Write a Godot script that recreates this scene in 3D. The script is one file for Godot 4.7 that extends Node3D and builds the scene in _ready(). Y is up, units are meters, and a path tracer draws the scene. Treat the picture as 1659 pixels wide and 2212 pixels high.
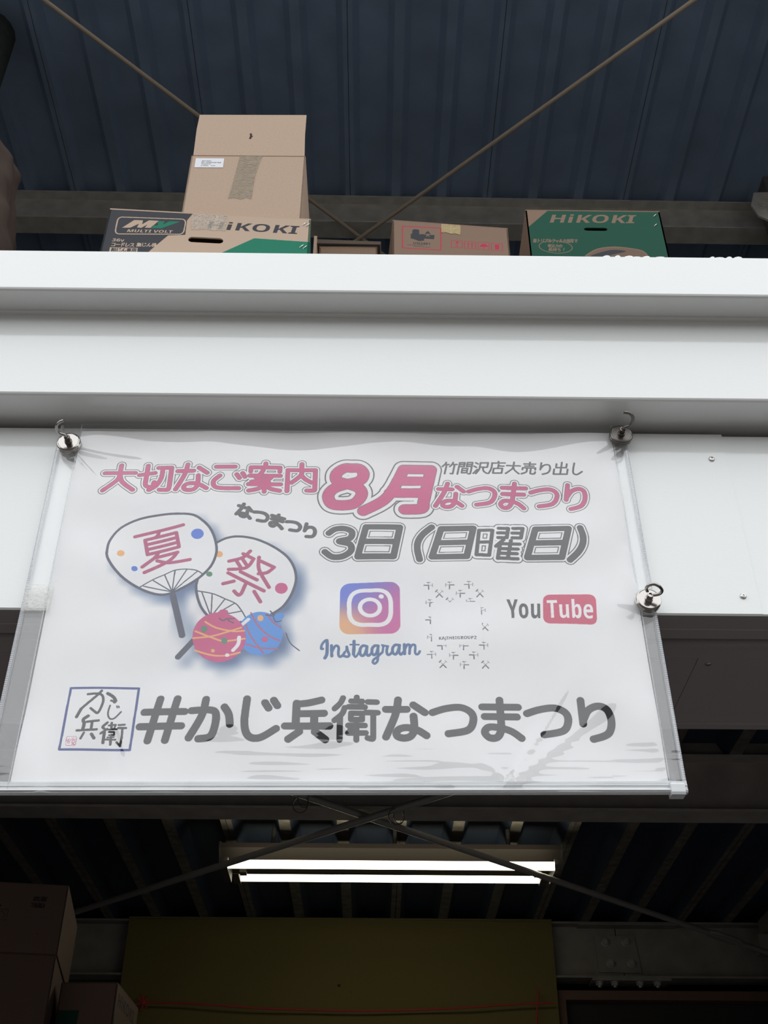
extends Node3D
# A white steel shopfront seen from below: stepped white facade beams, a festival poster in a clear
# zip case held by magnet hooks, cartons on the upper storage floor, the dark shop bay behind.

const UP_FLOOR := 3.46
var GL := {}
var PAPER := Color8(240, 240, 241)
var PINK := Color8(202, 6, 114)
var PINK2 := Color8(176, 18, 100)
var PINK_EDGE := Color8(120, 74, 92)
var GREY := Color8(62, 62, 64)
var INK := Color8(14, 16, 20)
var INK2 := Color8(60, 64, 70)
var SHADE := Color8(58, 92, 142)
var FANLINE := Color8(14, 20, 66)
var ORANGE := Color8(240, 170, 90)
var GREEN := Color8(30, 120, 72)
var BLUE := Color8(20, 96, 214)
var SKYBLUE := Color8(0, 132, 222)
var STRIPE := Color8(170, 60, 110)
var IGBLUE := Color8(22, 86, 146)
var HAMMER := Color8(70, 74, 84)
var HAMMER2 := Color8(150, 154, 164)
var FAINT := Color8(226, 227, 229)
var TUBE := Color8(200, 10, 84)
var FRAMEBLUE := Color8(8, 46, 130)
var SEAL := Color8(206, 90, 130)
var KRAFT := Color8(192, 168, 148)
var KRAFT_SHADED := Color8(136, 113, 96)  # kraft darkened to stand in for shade on the rear upper cartons
var GREEN_SHADED := Color8(28, 80, 64)  # carton green with the shade put into its colour
var BLACKISH := Color8(62, 64, 69)
var BOXGREEN := Color8(34, 122, 96)
var ICONRED := Color8(190, 50, 80)
var PICBROWN := Color8(120, 98, 84)
var used := {}


func _ready() -> void:
	# ---------------------------------------------------------------- camera, sky, exposure
	var cam := Camera3D.new()
	cam.name = "camera"
	cam.position = Vector3(0, 1.6, 0)
	cam.rotation_order = EULER_ORDER_YXZ
	cam.rotation_degrees = Vector3(36.641, -0.453, 0.245)
	cam.fov = 49.10
	cam.near = 0.05
	cam.current = true
	add_child(cam)
	var env := Environment.new()
	var sm := ProceduralSkyMaterial.new()   # a bright, evenly overcast sky
	sm.sky_top_color = Color(0.955, 0.965, 0.975)
	sm.sky_horizon_color = Color(0.90, 0.905, 0.91)
	sm.sky_curve = 0.2
	sm.ground_horizon_color = Color(0.5, 0.5, 0.5)
	sm.ground_bottom_color = Color(0.3, 0.3, 0.3)
	var sky := Sky.new()
	sky.sky_material = sm
	env.background_mode = Environment.BG_SKY
	env.sky = sky
	env.background_energy_multiplier = 1.9
	env.tonemap_mode = Environment.TONE_MAPPER_LINEAR
	env.tonemap_exposure = 1.16
	env.sdfgi_enabled = true
	env.ssao_enabled = true
	env.ssil_enabled = true
	var we := WorldEnvironment.new()
	we.name = "world_environment"
	we.environment = env
	add_child(we)
	fill_glyphs()
	building()
	steelwork()
	lamp()
	poster_banner()
	hooks()
	upper_cartons()
	lower_things()


# ==================================================================== materials
func mat(c: Color, rough := 0.6, metal := 0.0, spec := 0.5) -> StandardMaterial3D:
	var m := StandardMaterial3D.new()
	m.albedo_color = c
	m.roughness = rough
	m.metallic = metal
	m.metallic_specular = spec
	return m


func noise_tex(freq: float, octaves := 3, seed_value := 1, size := 512) -> NoiseTexture2D:
	var n := FastNoiseLite.new()
	n.seed = seed_value
	n.frequency = freq
	n.fractal_octaves = octaves
	var t := NoiseTexture2D.new()
	t.noise = n
	t.width = size
	t.height = size
	t.seamless = true
	return t


func relief(m: StandardMaterial3D, freq: float, depth_cm: float, tile: Vector3, seed_value := 1) -> StandardMaterial3D:
	m.uv1_triplanar = true
	m.uv1_world_triplanar = true
	m.uv1_scale = tile
	m.heightmap_enabled = true
	m.heightmap_texture = noise_tex(freq, 4, seed_value)
	m.heightmap_scale = depth_cm
	return m


func mottled(m: StandardMaterial3D, dark: float, freq: float, tile: float, seed_value := 3) -> StandardMaterial3D:
	var t := noise_tex(freq, 5, seed_value)
	var g := Gradient.new()
	g.set_color(0, Color(dark, dark, dark))
	g.set_color(1, Color(1, 1, 1))
	t.color_ramp = g
	m.albedo_texture = t
	m.uv1_triplanar = true
	m.uv1_world_triplanar = true
	m.uv1_scale = Vector3.ONE * tile
	return m


func clear_film(alpha: float, tint := Color(0.96, 0.97, 0.98), rough := 0.012) -> StandardMaterial3D:
	var m := mat(Color(tint.r, tint.g, tint.b, alpha), rough)
	m.transparency = BaseMaterial3D.TRANSPARENCY_ALPHA
	return m


# ==================================================================== naming
func fresh(called: String) -> String:
	var n: int = used.get(called, 0)
	used[called] = n + 1
	return called if n == 0 else "%s_%03d" % [called, n]


func tag(o: Node3D, label: String, category := "", group := "", kind := "") -> Node3D:
	o.set_meta("label", label)
	if category:
		o.set_meta("category", category)
	if group:
		o.set_meta("group", group)
	if kind:
		o.set_meta("kind", kind)
	return o


func thing(called: String, label: String, category: String, at := Vector3.ZERO, turn := 0.0, group := "", kind := "") -> Node3D:
	var o := Node3D.new()
	o.name = fresh(called)
	add_child(o, true)
	o.position = at
	o.rotation_degrees.y = turn
	return tag(o, label, category, group, kind)


func part(parent: Node3D, called: String, mesh: Mesh, m: Material, at := Vector3.ZERO) -> MeshInstance3D:
	var o := MeshInstance3D.new()
	o.name = called
	if parent != self:
		var k := 1
		while parent.has_node(NodePath(String(o.name))):
			o.name = "%s_%03d" % [called, k]
			k += 1
	else:
		o.name = fresh(called)
	o.mesh = mesh
	if m:
		o.material_override = null
		for i in mesh.get_surface_count():
			if mesh.surface_get_material(i) == null:
				o.set_surface_override_material(i, m)
	o.position = at
	parent.add_child(o, true)
	return o


# ==================================================================== mesh building
class MB:
	var st := SurfaceTool.new()

	func _init() -> void:
		st.begin(Mesh.PRIMITIVE_TRIANGLES)
		st.set_smooth_group(-1)

	func tri(a: Vector3, b: Vector3, c: Vector3) -> void:   # counter-clockwise seen from outside
		st.add_vertex(a)
		st.add_vertex(c)
		st.add_vertex(b)

	func quad(a: Vector3, b: Vector3, c: Vector3, d: Vector3) -> void:
		tri(a, b, c)
		tri(a, c, d)

	func quad_uv(p: Array, u: Array) -> void:
		for i in [0, 2, 1, 0, 3, 2]:
			st.set_uv(u[i])
			st.add_vertex(p[i])

	func box(lo: Vector3, hi: Vector3) -> MB:
		var v := []
		for i in 8:
			v.append(Vector3(hi.x if i & 1 else lo.x, hi.y if i & 2 else lo.y, hi.z if i & 4 else lo.z))
		for f in [[0, 2, 3, 1], [4, 5, 7, 6], [0, 1, 5, 4], [2, 6, 7, 3], [0, 4, 6, 2], [1, 3, 7, 5]]:
			quad(v[f[0]], v[f[1]], v[f[2]], v[f[3]])
		return self

	# a closed outline in (z, y), drawn along x
	func extrude_x(outline: Array, x0: float, x1: float) -> MB:
		var p := PackedVector2Array()
		for q in outline:
			p.append(q)
		if not Geometry2D.is_polygon_clockwise(p):
			p.reverse()
		var n := p.size()
		for i in n:
			var a := p[i]
			var b := p[(i + 1) % n]
			quad(Vector3(x0, a.y, a.x), Vector3(x1, a.y, a.x), Vector3(x1, b.y, b.x), Vector3(x0, b.y, b.x))
		var t := Geometry2D.triangulate_polygon(p)
		for i in range(0, t.size(), 3):
			var a := p[t[i]]
			var b := p[t[i + 1]]
			var c := p[t[i + 2]]
			tri(Vector3(x1, a.y, a.x), Vector3(x1, b.y, b.x), Vector3(x1, c.y, c.x))
			tri(Vector3(x0, a.y, a.x), Vector3(x0, c.y, c.x), Vector3(x0, b.y, b.x))
		return self

	# a closed outline in (x, y), drawn along z
	func extrude_z(outline: Array, z0: float, z1: float) -> MB:
		var p := PackedVector2Array()
		for q in outline:
			p.append(q)
		if Geometry2D.is_polygon_clockwise(p):
			p.reverse()
		var n := p.size()
		for i in n:
			var a := p[i]
			var b := p[(i + 1) % n]
			quad(Vector3(a.x, a.y, z1), Vector3(a.x, a.y, z0), Vector3(b.x, b.y, z0), Vector3(b.x, b.y, z1))
		var t := Geometry2D.triangulate_polygon(p)
		for i in range(0, t.size(), 3):
			tri(Vector3(p[t[i]].x, p[t[i]].y, z1), Vector3(p[t[i + 1]].x, p[t[i + 1]].y, z1), Vector3(p[t[i + 2]].x, p[t[i + 2]].y, z1))
			tri(Vector3(p[t[i]].x, p[t[i]].y, z0), Vector3(p[t[i + 2]].x, p[t[i + 2]].y, z0), Vector3(p[t[i + 1]].x, p[t[i + 1]].y, z0))
		return self

	func tube(path: Array, r: float, sides := 12, caps := true) -> MB:
		st.set_smooth_group(1)
		var rings := []
		var side := Vector3.UP
		for i in path.size():
			var d: Vector3 = (path[min(i + 1, path.size() - 1)] - path[max(i - 1, 0)]).normalized()
			if i == 0:
				side = d.cross(Vector3(0.31, 0.87, 0.38)).normalized()
			side = (side - d * side.dot(d)).normalized()
			var up := d.cross(side)
			var ring := []
			for k in sides:
				var a := TAU * k / sides
				ring.append(path[i] + (side * cos(a) + up * sin(a)) * r)
			rings.append(ring)
		for i in path.size() - 1:
			for k in sides:
				var j := (k + 1) % sides
				quad(rings[i][k], rings[i][j], rings[i + 1][j], rings[i + 1][k])
		st.set_smooth_group(-1)
		if caps:
			for k in range(1, sides - 1):
				tri(rings[0][0], rings[0][k + 1], rings[0][k])
				tri(rings[-1][0], rings[-1][k], rings[-1][k + 1])
		return self

	# a profile of (radius, height) turned about z
	func lathe(profile: Array, sides := 40, at := Vector3.ZERO) -> MB:
		st.set_smooth_group(-1)
		for i in profile.size() - 1:
			for k in sides:
				var a := TAU * k / sides
				var b := TAU * (k + 1) / sides
				var p: Vector2 = profile[i]
				var q: Vector2 = profile[i + 1]
				st.set_smooth_group(2 + i)
				quad(at + Vector3(p.x * cos(a), p.x * sin(a), p.y), at + Vector3(p.x * cos(b), p.x * sin(b), p.y), at + Vector3(q.x * cos(b), q.x * sin(b), q.y), at + Vector3(q.x * cos(a), q.x * sin(a), q.y))
		st.set_smooth_group(-1)
		return self

	func done(m: Material = null, into: ArrayMesh = null) -> ArrayMesh:
		st.generate_normals()
		var mesh := st.commit(into)
		if m:
			mesh.surface_set_material(mesh.get_surface_count() - 1, m)
		return mesh


func box_mesh(lo: Vector3, hi: Vector3) -> ArrayMesh:
	return MB.new().box(lo, hi).done()


func smooth_path(pts: Array, per := 8) -> Array:
	var out := []
	for i in pts.size() - 1:
		var p0 = pts[max(i - 1, 0)]
		var p3 = pts[min(i + 2, pts.size() - 1)]
		for k in per:
			out.append(pts[i].cubic_interpolate(pts[i + 1], p0, p3, k / float(per)))
	out.append(pts[-1])
	return out


func h_beam(x0: float, x1: float, zc: float, y0: float, y1: float, half := 0.05, tf := 0.009, tw := 0.007) -> ArrayMesh:
	var o := [Vector2(-half, 0), Vector2(half, 0), Vector2(half, tf), Vector2(tw / 2, tf), Vector2(tw / 2, y1 - y0 - tf), Vector2(half, y1 - y0 - tf), Vector2(half, y1 - y0), Vector2(-half, y1 - y0), Vector2(-half, y1 - y0 - tf), Vector2(-tw / 2, y1 - y0 - tf), Vector2(-tw / 2, tf), Vector2(-half, tf)]
	for i in o.size():
		o[i] += Vector2(zc, y0)
	return MB.new().extrude_x(o, x0, x1).done()


# ==================================================================== printing
class Canvas:
	var im: Image
	var page: Image
	var k: float
	var host

	func _init(h, wmm: float, hmm: float, wide: int, base: Color) -> void:
		host = h
		k = wide / wmm
		im = Image.create(wide, int(round(hmm * k)), false, Image.FORMAT_RGBA8)
		im.fill(base)

	func texture() -> ImageTexture:
		return ImageTexture.create_from_image(im)

	func parse(t: String) -> PackedVector2Array:
		var p := PackedVector2Array()
		for q in t.split(" ", false):
			var c := q.split(",")
			p.append(Vector2(float(c[0]), float(c[1])))
		return p

	func curve(p: PackedVector2Array, closed := false) -> PackedVector2Array:
		var n := p.size()
		var out := PackedVector2Array()
		var last := n if closed else n - 1
		for i in last:
			var a := p[(i - 1 + n) % n] if closed else p[max(i - 1, 0)]
			var d := p[(i + 2) % n] if closed else p[min(i + 2, n - 1)]
			for j in 8:
				out.append(p[i].cubic_interpolate(p[(i + 1) % n], a, d, j / 8.0))
		if not closed:
			out.append(p[n - 1])
		return out

	func row(y: int, lo: float, hi: float, c: Color) -> void:
		var x0 := int(round(lo))
		var x1 := int(round(hi))
		if x1 > x0 and y >= 0 and y < im.get_height():
			im.fill_rect(Rect2i(x0, y, x1 - x0, 1), c)

	func cap(a: Vector2, b: Vector2, r: float, c: Color) -> void:   # a stroke with round ends
		var n := (b - a).normalized().orthogonal() * r
		var q := [a + n, b + n, b - n, a - n]
		for y in range(int(floor(min(a.y, b.y) - r)), int(ceil(max(a.y, b.y) + r)) + 1):
			var yc := y + 0.5
			var lo := INF
			var hi := -INF
			for p in [a, b]:
				var d: float = yc - p.y
				if absf(d) < r:
					var s := sqrt(r * r - d * d)
					lo = minf(lo, p.x - s)
					hi = maxf(hi, p.x + s)
			for i in 4:
				var e: Vector2 = q[i]
				var f: Vector2 = q[(i + 1) % 4]
				if (e.y <= yc) != (f.y <= yc):
					var x := e.x + (f.x - e.x) * (yc - e.y) / (f.y - e.y)
					lo = minf(lo, x)
					hi = maxf(hi, x)
			row(y, lo, hi, c)

	func strokes(t: String, f: Callable, w: float, c: Color) -> void:
		for s in t.split("|", false):
			var bend := s.begins_with("~")
			var p := parse(s.trim_prefix("~"))
			if bend:
				p = curve(p)
			for i in p.size():
				p[i] = f.call(p[i])
			for i in p.size() - 1:
				cap(p[i] * k, p[i + 1] * k, w * k / 2, c)

	func st(t: String, w: float, c: Color) -> void:
		strokes(t, func(p): return p, w, c)

	func fill_poly(p: PackedVector2Array, c: Color) -> void:
		var top := INF
		var low := -INF
		for q in p:
			top = minf(top, q.y)
			low = maxf(low, q.y)
		for y in range(int(floor(top)), int(ceil(low)) + 1):
			var xs := []
			for i in p.size():
				var a := p[i]
				var b := p[(i + 1) % p.size()]
				var yc := y + 0.5
				if (a.y <= yc) != (b.y <= yc):
					xs.append(a.x + (b.x - a.x) * (yc - a.y) / (b.y - a.y))
			xs.sort()
			for i in range(0, xs.size() - 1, 2):
				row(y, xs[i], xs[i + 1], c)

	func po(t: String, c: Color) -> void:
		var p := parse(t.trim_prefix("~"))
		if t.begins_with("~"):
			p = curve(p, true)
		for i in p.size():
			p[i] *= k
		fill_poly(p, c)

	func at(q: Array, u: float, v: float) -> Vector2:   # q: corners top left, top right, low right, low left
		var a := Vector2(q[0], q[1]).lerp(Vector2(q[2], q[3]), u)
		var b := Vector2(q[6], q[7]).lerp(Vector2(q[4], q[5]), u)
		return a.lerp(b, v)

	func run(text: String, q: Array, w: float, c: Color) -> void:   # characters in even cells
		var o := Vector2(q[0], q[1])
		var ex := (Vector2(q[2], q[3]) - o) / text.length()
		var ey := Vector2(q[4], q[5]) - o
		for i in text.length():
			if host.GL.has(text[i]):
				strokes(host.GL[text[i]], func(p): return o + ex * (i + p.x / 100.0) + ey * (p.y / 100.0), w, c)

	func fit(glyph: String, q: Array, w: float, c: Color) -> void:   # one character stretched over a slanted box
		var lo := Vector2(INF, INF)
		var hi := -lo
		for s in host.GL[glyph].split("|"):
			for p in parse(s.trim_prefix("~")):
				lo = lo.min(p)
				hi = hi.max(p)
		strokes(host.GL[glyph], func(p): return at(q, (p.x - lo.x) / (hi.x - lo.x), (p.y - lo.y) / (hi.y - lo.y)), w, c)

	func tx(text: String, q: Array, c: Color) -> void:   # lettering from the bold sans face
		var tm := TextMesh.new()
		var f := SystemFont.new()
		f.font_names = PackedStringArray(["Droid Sans"])
		f.font_weight = 700
		tm.font = f
		tm.text = text
		tm.font_size = 64
		tm.depth = 0.0
		tm.pixel_size = 0.01
		tm.curve_step = 1.0
		var s := tm.surface_get_arrays(0)
		var v: PackedVector3Array = s[Mesh.ARRAY_VERTEX]
		var ix = s[Mesh.ARRAY_INDEX]
		if ix == null or ix.is_empty():
			ix = PackedInt32Array(range(v.size()))
		var lo := Vector2(INF, INF)
		var hi := -lo
		for p in v:
			lo = lo.min(Vector2(p.x, p.y))
			hi = hi.max(Vector2(p.x, p.y))
		for i in range(0, ix.size() - 2, 3):
			var t := PackedVector2Array()
			for j in 3:
				var p := v[ix[i + j]]
				t.append(at(q, (p.x - lo.x) / (hi.x - lo.x), (hi.y - p.y) / (hi.y - lo.y)) * k)
			fill_poly(t, c)

	func mark() -> void:   # draw what follows on a layer of its own
		page = im
		im = Image.create(page.get_width(), page.get_height(), false, Image.FORMAT_RGBA8)
		im.fill(Color(host.SHADE, 0.0))

	func soften() -> void:   # and blend it in with soft edges
		var s := im.get_size()
		for step in [24, 40]:
			im.resize(s.x / step, s.y / step, Image.INTERPOLATE_LANCZOS)
			im.resize(s.x, s.y, Image.INTERPOLATE_CUBIC)
		page.blend_rect(im, Rect2i(Vector2i.ZERO, s), Vector2i.ZERO)
		im = page

	func grad(q: Array) -> void:   # rounded square whose colours run from blue over violet to orange
		var lo := Vector2(min(q[0], q[6]), min(q[1], q[3])) * k
		var hi := Vector2(max(q[2], q[4]), max(q[5], q[7])) * k
		for y in range(int(lo.y), int(hi.y) + 1):
			for x in range(int(lo.x), int(hi.x) + 1):
				var u := inverse_lerp(q[0] * k, q[2] * k, x)
				var v := inverse_lerp(lerpf(q[1], q[3], u) * k, lerpf(q[7], q[5], u) * k, y)
				var d := Vector2(maxf(absf(u - 0.5) - 0.33, 0), maxf(absf(v - 0.5) - 0.33, 0))
				if d.length() > 0.17:
					continue
				var c := Color8(58, 96, 214).lerp(Color8(176, 60, 160), smoothstep(0.05, 0.75, u * 0.55 + v * 0.55))
				c = c.lerp(Color8(206, 64, 150), smoothstep(0.5, 1.3, u * 0.6 + v * 0.7))
				c = c.lerp(Color8(232, 168, 110), smoothstep(0.95, 0.3, Vector2(u + 0.1, (1.06 - v) * 1.15).length()))
				im.set_pixel(x, y, c)


func fill_glyphs() -> void:
	GL["大"] = "8,34 92,34|50,6 50,38|~50,38 44,60 10,94|~50,38 60,66 92,94"
	GL["切"] = "4,42 46,34|~24,8 24,40 24,72 30,82 44,82 47,66|54,16 90,16 90,60|~90,60 89,86 84,92 64,92|~66,16 65,50 54,78 36,94"
	GL["な"] = "8,28 52,28|~34,6 28,40 8,90|66,18 90,36|~66,44 67,60 66,78 58,90 44,93 32,89 30,80 38,72 54,70 74,76 92,88"
	GL["ご"] = "14,16 66,16|~26,46 10,64 14,82 34,88 80,88|72,42 80,54|88,38 95,50"
	GL["案"] = "50,4 50,18|10,32 10,18 90,18 90,32|~44,28 34,46 26,52 60,66|~70,46 58,58 14,66|8,46 92,46|6,74 94,74|50,60 50,98|~46,74 34,88 8,95|~54,74 66,88 92,95"
	GL["内"] = "12,96 12,26 88,26 88,84|~88,84 86,94 66,94|50,4 50,26|~50,26 48,44 24,68|~50,44 60,56 78,68"
	GL["8"] = "~50,46 28,38 24,22 36,9 50,8 66,9 76,22 72,38 50,46 26,56 18,72 28,90 50,94 72,90 82,72 74,56 50,46"
	GL["月"] = "28,8 82,8 82,80|~82,80 81,92 58,94|~28,8 28,50 22,76 2,96|28,34 82,34|26,60 82,60"
	GL["つ"] = "~6,36 34,27 66,24 88,36 91,56 78,76 38,84"
	GL["ま"] = "12,22 88,22|16,44 84,44|~50,6 50,40 49,72 40,90 24,92 14,80 24,68 50,70 72,78 90,92"
	GL["り"] = "22,8 22,60|~23,52 36,30 58,21 76,30 82,56 72,82 40,94"
	GL["竹"] = "~24,6 20,20 6,38|18,22 44,22|30,22 30,94|~68,6 64,20 52,38|62,22 94,22|80,22 80,84|~80,84 79,93 66,92"
	GL["間"] = "10,96 10,8 42,8 42,38 10,38|10,23 42,23|58,38 58,8 90,8 90,84|~90,84 89,94 76,94|58,23 90,23|58,38 90,38|34,52 66,52 66,86 34,86 34,52|34,69 66,69"
	GL["沢"] = "10,10 26,20|4,36 20,46|8,92 28,62|40,12 88,12 88,46 40,46|~40,12 40,60 24,94|~62,46 70,76 94,94"
	GL["店"] = "52,2 52,14|12,14 94,14|~14,14 14,60 4,94|56,26 56,56|56,38 90,38|30,56 84,56 84,92 30,92 30,56"
	GL["売"] = "50,4 50,34|14,18 86,18|22,34 78,34|10,62 10,48 90,48 90,62|~38,58 36,80 8,94|62,58 62,84|~62,84 66,92 88,92 92,78"
	GL["出"] = "50,4 50,90|18,16 18,44 82,44 82,16|8,56 8,92 92,92 92,56"
	GL["し"] = "~28,8 27,60 34,86 56,92 84,70"
	GL["3"] = "~18,22 32,9 56,7 76,18 74,38 48,47 76,56 82,76 64,92 38,94 17,80"
	GL["日"] = "16,8 84,8 84,92 16,92 16,8|16,50 84,50"
	GL["("] = "~64,2 42,26 34,50 42,74 64,98"
	GL[")"] = "~36,2 58,26 66,50 58,74 36,98"
	GL["曜"] = "6,14 34,14 34,88 6,88 6,14|6,50 34,50|46,8 66,8 66,36 48,36|46,22 66,22|76,8 96,8 96,36 78,36|76,22 96,22|60,42 46,62|54,54 54,96|54,54 96,54|76,44 76,94|54,68 94,68|54,81 94,81|54,95 98,95"
	GL["夏"] = "8,8 92,8|~50,8 46,18 40,22|24,22 78,22 78,58 24,58 24,22|24,34 78,34|24,46 78,46|~42,60 34,70 12,84|34,70 74,70|~74,70 56,86 14,98|~38,78 58,90 92,96"
	GL["祭"] = "~34,4 26,24 6,44|24,16 46,16|~46,16 40,40 12,60|26,26 38,34|18,36 30,44|~54,8 64,32 94,56|60,14 88,14|~88,14 80,30 66,40|34,53 68,53|14,67 88,67|52,67 52,92|~52,92 48,98 38,95|30,77 14,92|72,77 90,90"
	GL["#"] = "40,4 24,97|76,4 60,97|10,34 94,34|4,66 90,66"
	GL["か"] = "~8,32 42,30 58,36 60,60 52,88 28,94|~36,6 30,44 8,92|~76,24 86,40 90,62"
	GL["じ"] = "~22,6 20,60 30,88 54,92 86,72|60,14 68,26|78,8 86,20"
	GL["兵"] = "~78,8 50,14 26,16|26,14 26,66|26,38 84,38|64,38 64,66|4,66 96,66|34,78 12,95|66,78 88,95"
	GL["衛"] = "~22,4 16,16 4,28|~26,26 20,40 4,54|16,46 16,96|40,11 64,11|52,2 52,11|62,11 62,24|34,24 70,24|40,38 64,38 64,52 40,52 40,38|34,65 70,65|52,52 52,96|34,81 72,81|40,65 38,81|76,12 96,12|72,36 98,36|88,36 88,84|~88,84 87,94 76,92"
	GL["コ"] = "16,20 84,20 84,84|14,84 84,84"
	GL["ー"] = "8,50 92,50"
	GL["ド"] = "30,6 30,94|~30,40 56,50 76,66|58,14 66,28|76,8 84,22"
	GL["レ"] = "~22,8 22,90 60,76 90,44"
	GL["ス"] = "16,16 78,16|~78,16 60,56 10,90|56,56 90,90"
	GL["集"] = "~30,2 24,14 8,28|22,18 22,58|22,18 88,18|52,6 52,58|22,31 84,31|22,44 84,44|22,58 92,58|50,58 50,98|6,72 94,72|~48,72 34,88 8,96|~52,72 66,88 92,96"
	GL["ん"] = "~54,6 30,50 8,92 28,56 44,52 52,66 56,88 72,90 92,60"
	GL["機"] = "4,30 38,30|21,4 21,96|~21,32 16,56 4,72|22,40 36,56|50,8 44,22 56,22 46,38|76,8 70,22 82,22 72,38|64,4 68,60 92,94 96,80|40,48 96,48|54,48 52,78 40,94|54,66 62,74|84,60 66,86"
	GL["粉"] = "10,12 16,26|40,10 34,26|4,40 46,40|25,6 25,94|22,42 6,70|28,44 44,62|64,8 50,40|78,8 96,38|56,48 90,48 88,92 72,92|70,48 50,92"
	GL["専"] = "10,14 90,14|22,28 78,28 78,56 22,56 22,28|22,42 78,42|50,4 50,56|8,68 92,68|66,56 66,92 52,92|28,76 40,86"
	GL["用"] = "18,8 82,8 82,92 70,92|18,8 18,60 8,94|18,36 82,36|18,62 82,62|50,8 50,90"
	GL["新"] = "26,4 26,16|6,16 48,16|16,22 20,34|38,22 34,34|4,38 50,38|8,58 48,58|27,38 27,94|24,60 8,84|30,62 44,76|86,8 60,16 60,60 52,92|60,40 94,40|80,40 80,94"
	GL["ト"] = "36,6 36,94|~36,36 60,46 84,62"
	GL["リ"] = "24,10 24,60|~76,8 76,56 46,94"
	GL["プ"] = "10,22 74,22|~74,22 66,62 24,92|~84,6 94,8 94,18 84,20 80,12 84,6"
	GL["ブ"] = "8,24 72,24|~72,24 64,62 22,92|78,8 84,20|90,4 96,16"
	GL["ル"] = "~30,12 28,60 8,90|~56,10 56,88 92,54"
	GL["フ"] = "14,16 84,16|~84,16 74,64 24,92"
	GL["ィ"] = "~72,34 54,52 28,64|52,54 52,94"
	GL["タ"] = "~40,6 30,32 10,56|30,26 82,26|~82,26 66,72 18,96|34,44 62,62"
	GL["採"] = "4,28 38,28|21,6 21,92 10,92|4,66 38,52|84,8 48,16|50,26 56,38|68,22 70,36|90,22 80,38|44,52 96,52|70,42 70,96|66,54 44,82|74,54 96,82"
	GL["で"] = "~8,22 50,18 88,14|~84,15 50,36 46,70 82,90|68,44 74,56|84,38 90,50"
	GL["吸"] = "8,20 32,20 32,70 8,70 8,20|40,14 80,14 70,40 90,40 40,94|48,14 44,60 34,92|56,56 92,94"
	GL["込"] = "10,8 22,20|4,40 22,40 22,80 6,92|22,84 50,92 96,92|52,8 64,8 66,40 92,76|66,32 36,76"
	GL["力"] = "10,30 84,30|~84,30 82,86 62,90|~46,6 44,54 10,94"
	GL["の"] = "~54,20 46,60 22,84 10,60 24,24 56,16 86,32 88,64 62,90"
	GL["長"] = "26,6 26,56|26,8 80,8|26,24 76,24|26,40 76,40|4,56 96,56|26,56 26,92 46,82|50,58 64,80 92,94|80,64 62,76"
	GL["持"] = "4,28 38,28|21,6 21,92 10,92|4,62 38,52|50,20 92,20|70,4 70,38|44,38 96,38|44,56 96,56|82,42 82,92 68,92|54,66 64,80"
	GL["ち"] = "14,24 84,24|~48,6 34,52 58,46 82,60 74,84 40,92"
	GL["横"] = "4,28 38,28|21,4 21,96|21,34 6,66|22,42 36,58|44,18 96,18|58,6 58,34|80,6 80,34|42,34 98,34|50,46 90,46 90,78 50,78 50,46|70,36 70,78|50,62 90,62|58,84 46,96|80,84 94,96"
	GL["転"] = "4,16 48,16|26,4 26,96|8,28 44,28 44,60 8,60 8,28|8,44 44,44|2,76 50,76|56,20 92,20|52,44 98,44|72,44 58,86 90,80|82,66 94,92"
	GL["厳"] = "20,6 26,16|48,4 50,14|78,4 70,16|10,24 94,24|14,24 12,60 4,94|24,40 54,40|28,40 28,86|50,40 50,94|28,54 50,54|28,70 50,70|22,88 54,82|66,32 58,56|62,46 96,46|88,46 78,74 56,94|64,54 76,78 96,94"
	GL["禁"] = "6,20 46,20|26,4 26,44|24,22 6,42|28,24 42,36|54,20 96,20|74,4 74,44|72,22 54,42|76,24 96,40|24,54 76,54|8,68 92,68|50,68 50,94 38,94|28,76 14,90|70,76 86,90"


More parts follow.
